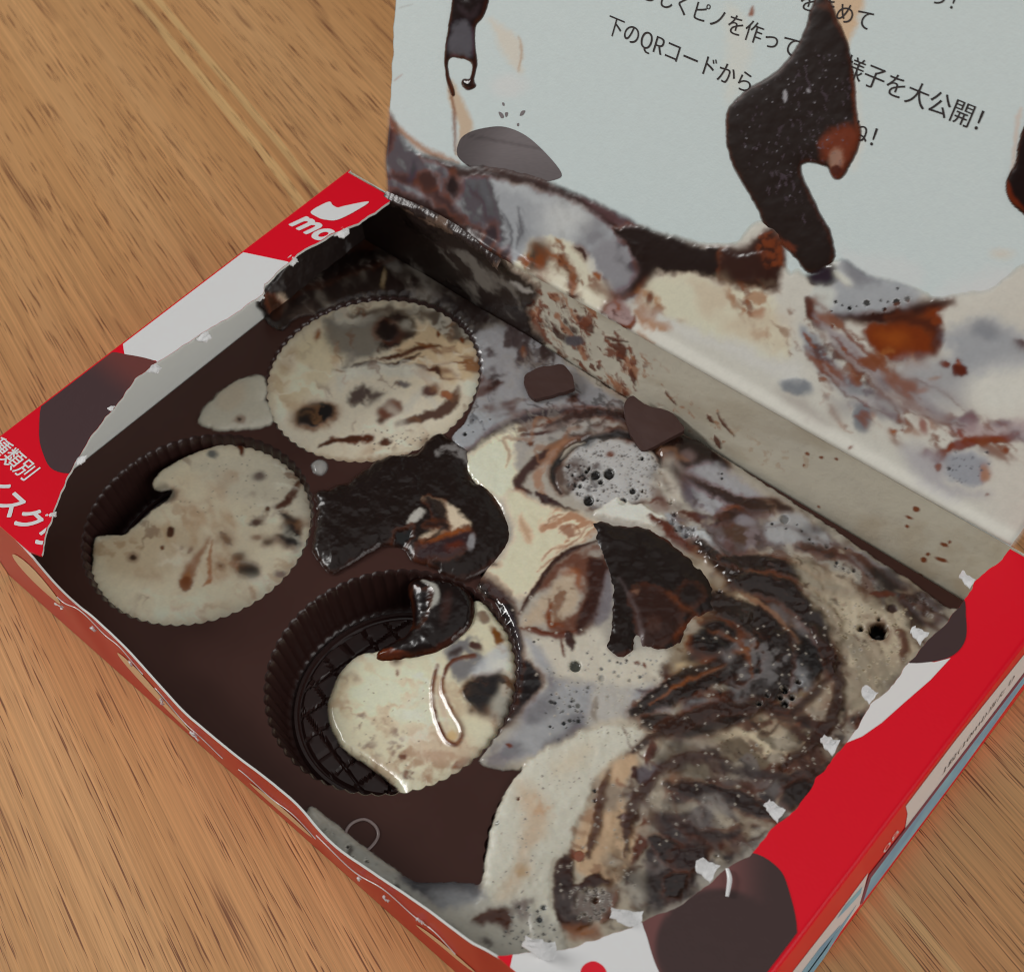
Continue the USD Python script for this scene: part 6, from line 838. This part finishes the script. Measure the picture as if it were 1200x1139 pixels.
smear('chocolate_smear', Z(800, 0, 3, [(478, -20), (520, 10), (545, 70), (572, 130), (592, 210), (606, 300), (612, 400), (628, 460), (618, 520), (598, 570), (560, 626), (530, 625), (512, 590), (490, 580), (445, 572), (415, 585), (435, 650), (480, 745), (520, 820), (535, 900), (500, 950), (440, 960), (400, 910), (340, 850), (290, 800), (262, 730), (210, 640), (168, 560), (155, 440), (168, 372), (230, 315), (290, 280), (350, 235), (400, 165), (435, 90), (455, 20)]), paint_big, thick=.00022, base=(38, 22, 17), seed=42, lump=.0001, soft=2.4, material=M_CHOC, rough=.45, warp=1.2, label='large black chocolate smear hanging down the middle of the lid across the printed lines', cat='chocolate')
def paint_drip(p):
    p.Z(440, 0, 3).poly([(280, 90), (330, 80), (345, 140), (335, 200), (300, 190), (275, 200), (262, 160)], (92, 86, 100), 3, 3, .9, -.05, .15).line([(300, 20), (340, 60), (372, 20)], 20, (64, 52, 56), 3, 2, .6).line([(260, 250), (268, 300), (275, 330)], 10, (84, 44, 28), 1.5, 1)
smear('chocolate_smear', Z(440, 0, 3, [(285, -20), (392, -20), (388, 40), (372, 70), (352, 95), (350, 160), (358, 230), (345, 280), (352, 305), (325, 318), (302, 300), (308, 278), (330, 278), (342, 240), (330, 215), (290, 205), (262, 205), (254, 240), (266, 290), (280, 330), (268, 335), (250, 280), (243, 200), (252, 120), (265, 50)]), paint_drip, thick=.0004, base=(38, 25, 24), seed=43, material=M_CHOC, rough=.2, warp=.8, lump=.0002, label='thin dripping chocolate streak near the upper left edge of the lid', cat='chocolate')
smear('chocolate_smear', Z(800, 0, 3, [(1240, 380), (1205, 430), (1180, 510), (1170, 570), (1140, 630), (1140, 680), (1170, 730), (1240, 765), (1300, 700), (1300, 420)]), lambda p: p.Z(800, 0, 3).line([(1145, 640), (1155, 690), (1200, 735)], 22, (110, 44, 26), 2, 1, .8), thick=.0003, lump=.0001, base=(36, 20, 18), seed=44, material=M_CHOC, rough=.25, warp=1, label='dark chocolate smear cut off by the right side of the picture', cat='chocolate')
# torn, chocolate-soaked paper edge where the lid has come off its fold at the left
tq = np.linspace(0, 1, 90); e0 = Z(440, 130, 4, [(60, 395), (130, 425), (260, 480), (400, 560), (520, 640), (600, 715)]); sp = spline(np.array(e0), False, 8); d = np.r_[0, np.cumsum(np.hypot(*np.diff(sp, axis=0).T))]; sp = np.stack([np.interp(tq * d[-1], d, sp[:, k]) for k in (0, 1)], 1)
st_ = lp(sp); r1 = RNG.random(90); A = lid_pt(st_[:, 0], st_[:, 1] + .0008, np.full(90, .0008)); rows = [A]
for k, (dy, dz) in enumerate(((-.0008, -.0004), (-.0012, -.0012), (-.0008, -.0021))): rows.append(A + np.stack([np.zeros(90), np.full(90, dy) + .00012 * (r1 - .5) * (k + 1), dz + .0005 * (meshkit.noise(np.stack([tq * 14, tq * 0 + k, tq * 0], -1), 3) - .5) * (k + 1)], -1))
V = np.stack(rows, 1).reshape(-1, 3); pp = proj(V); Cc = np.where((fbm2(pp, 16, 2, 2) > .58)[:, None], alb((96, 76, 64), .6), alb((46, 33, 30), .55))
put_painted('torn_fold', V, grid_faces(90, 4), painted('soaked_paper', .4, 1200, False), carton, Cc, np.full(len(V), .3), label='torn brown soaked paper edge at the left end of the hinge')
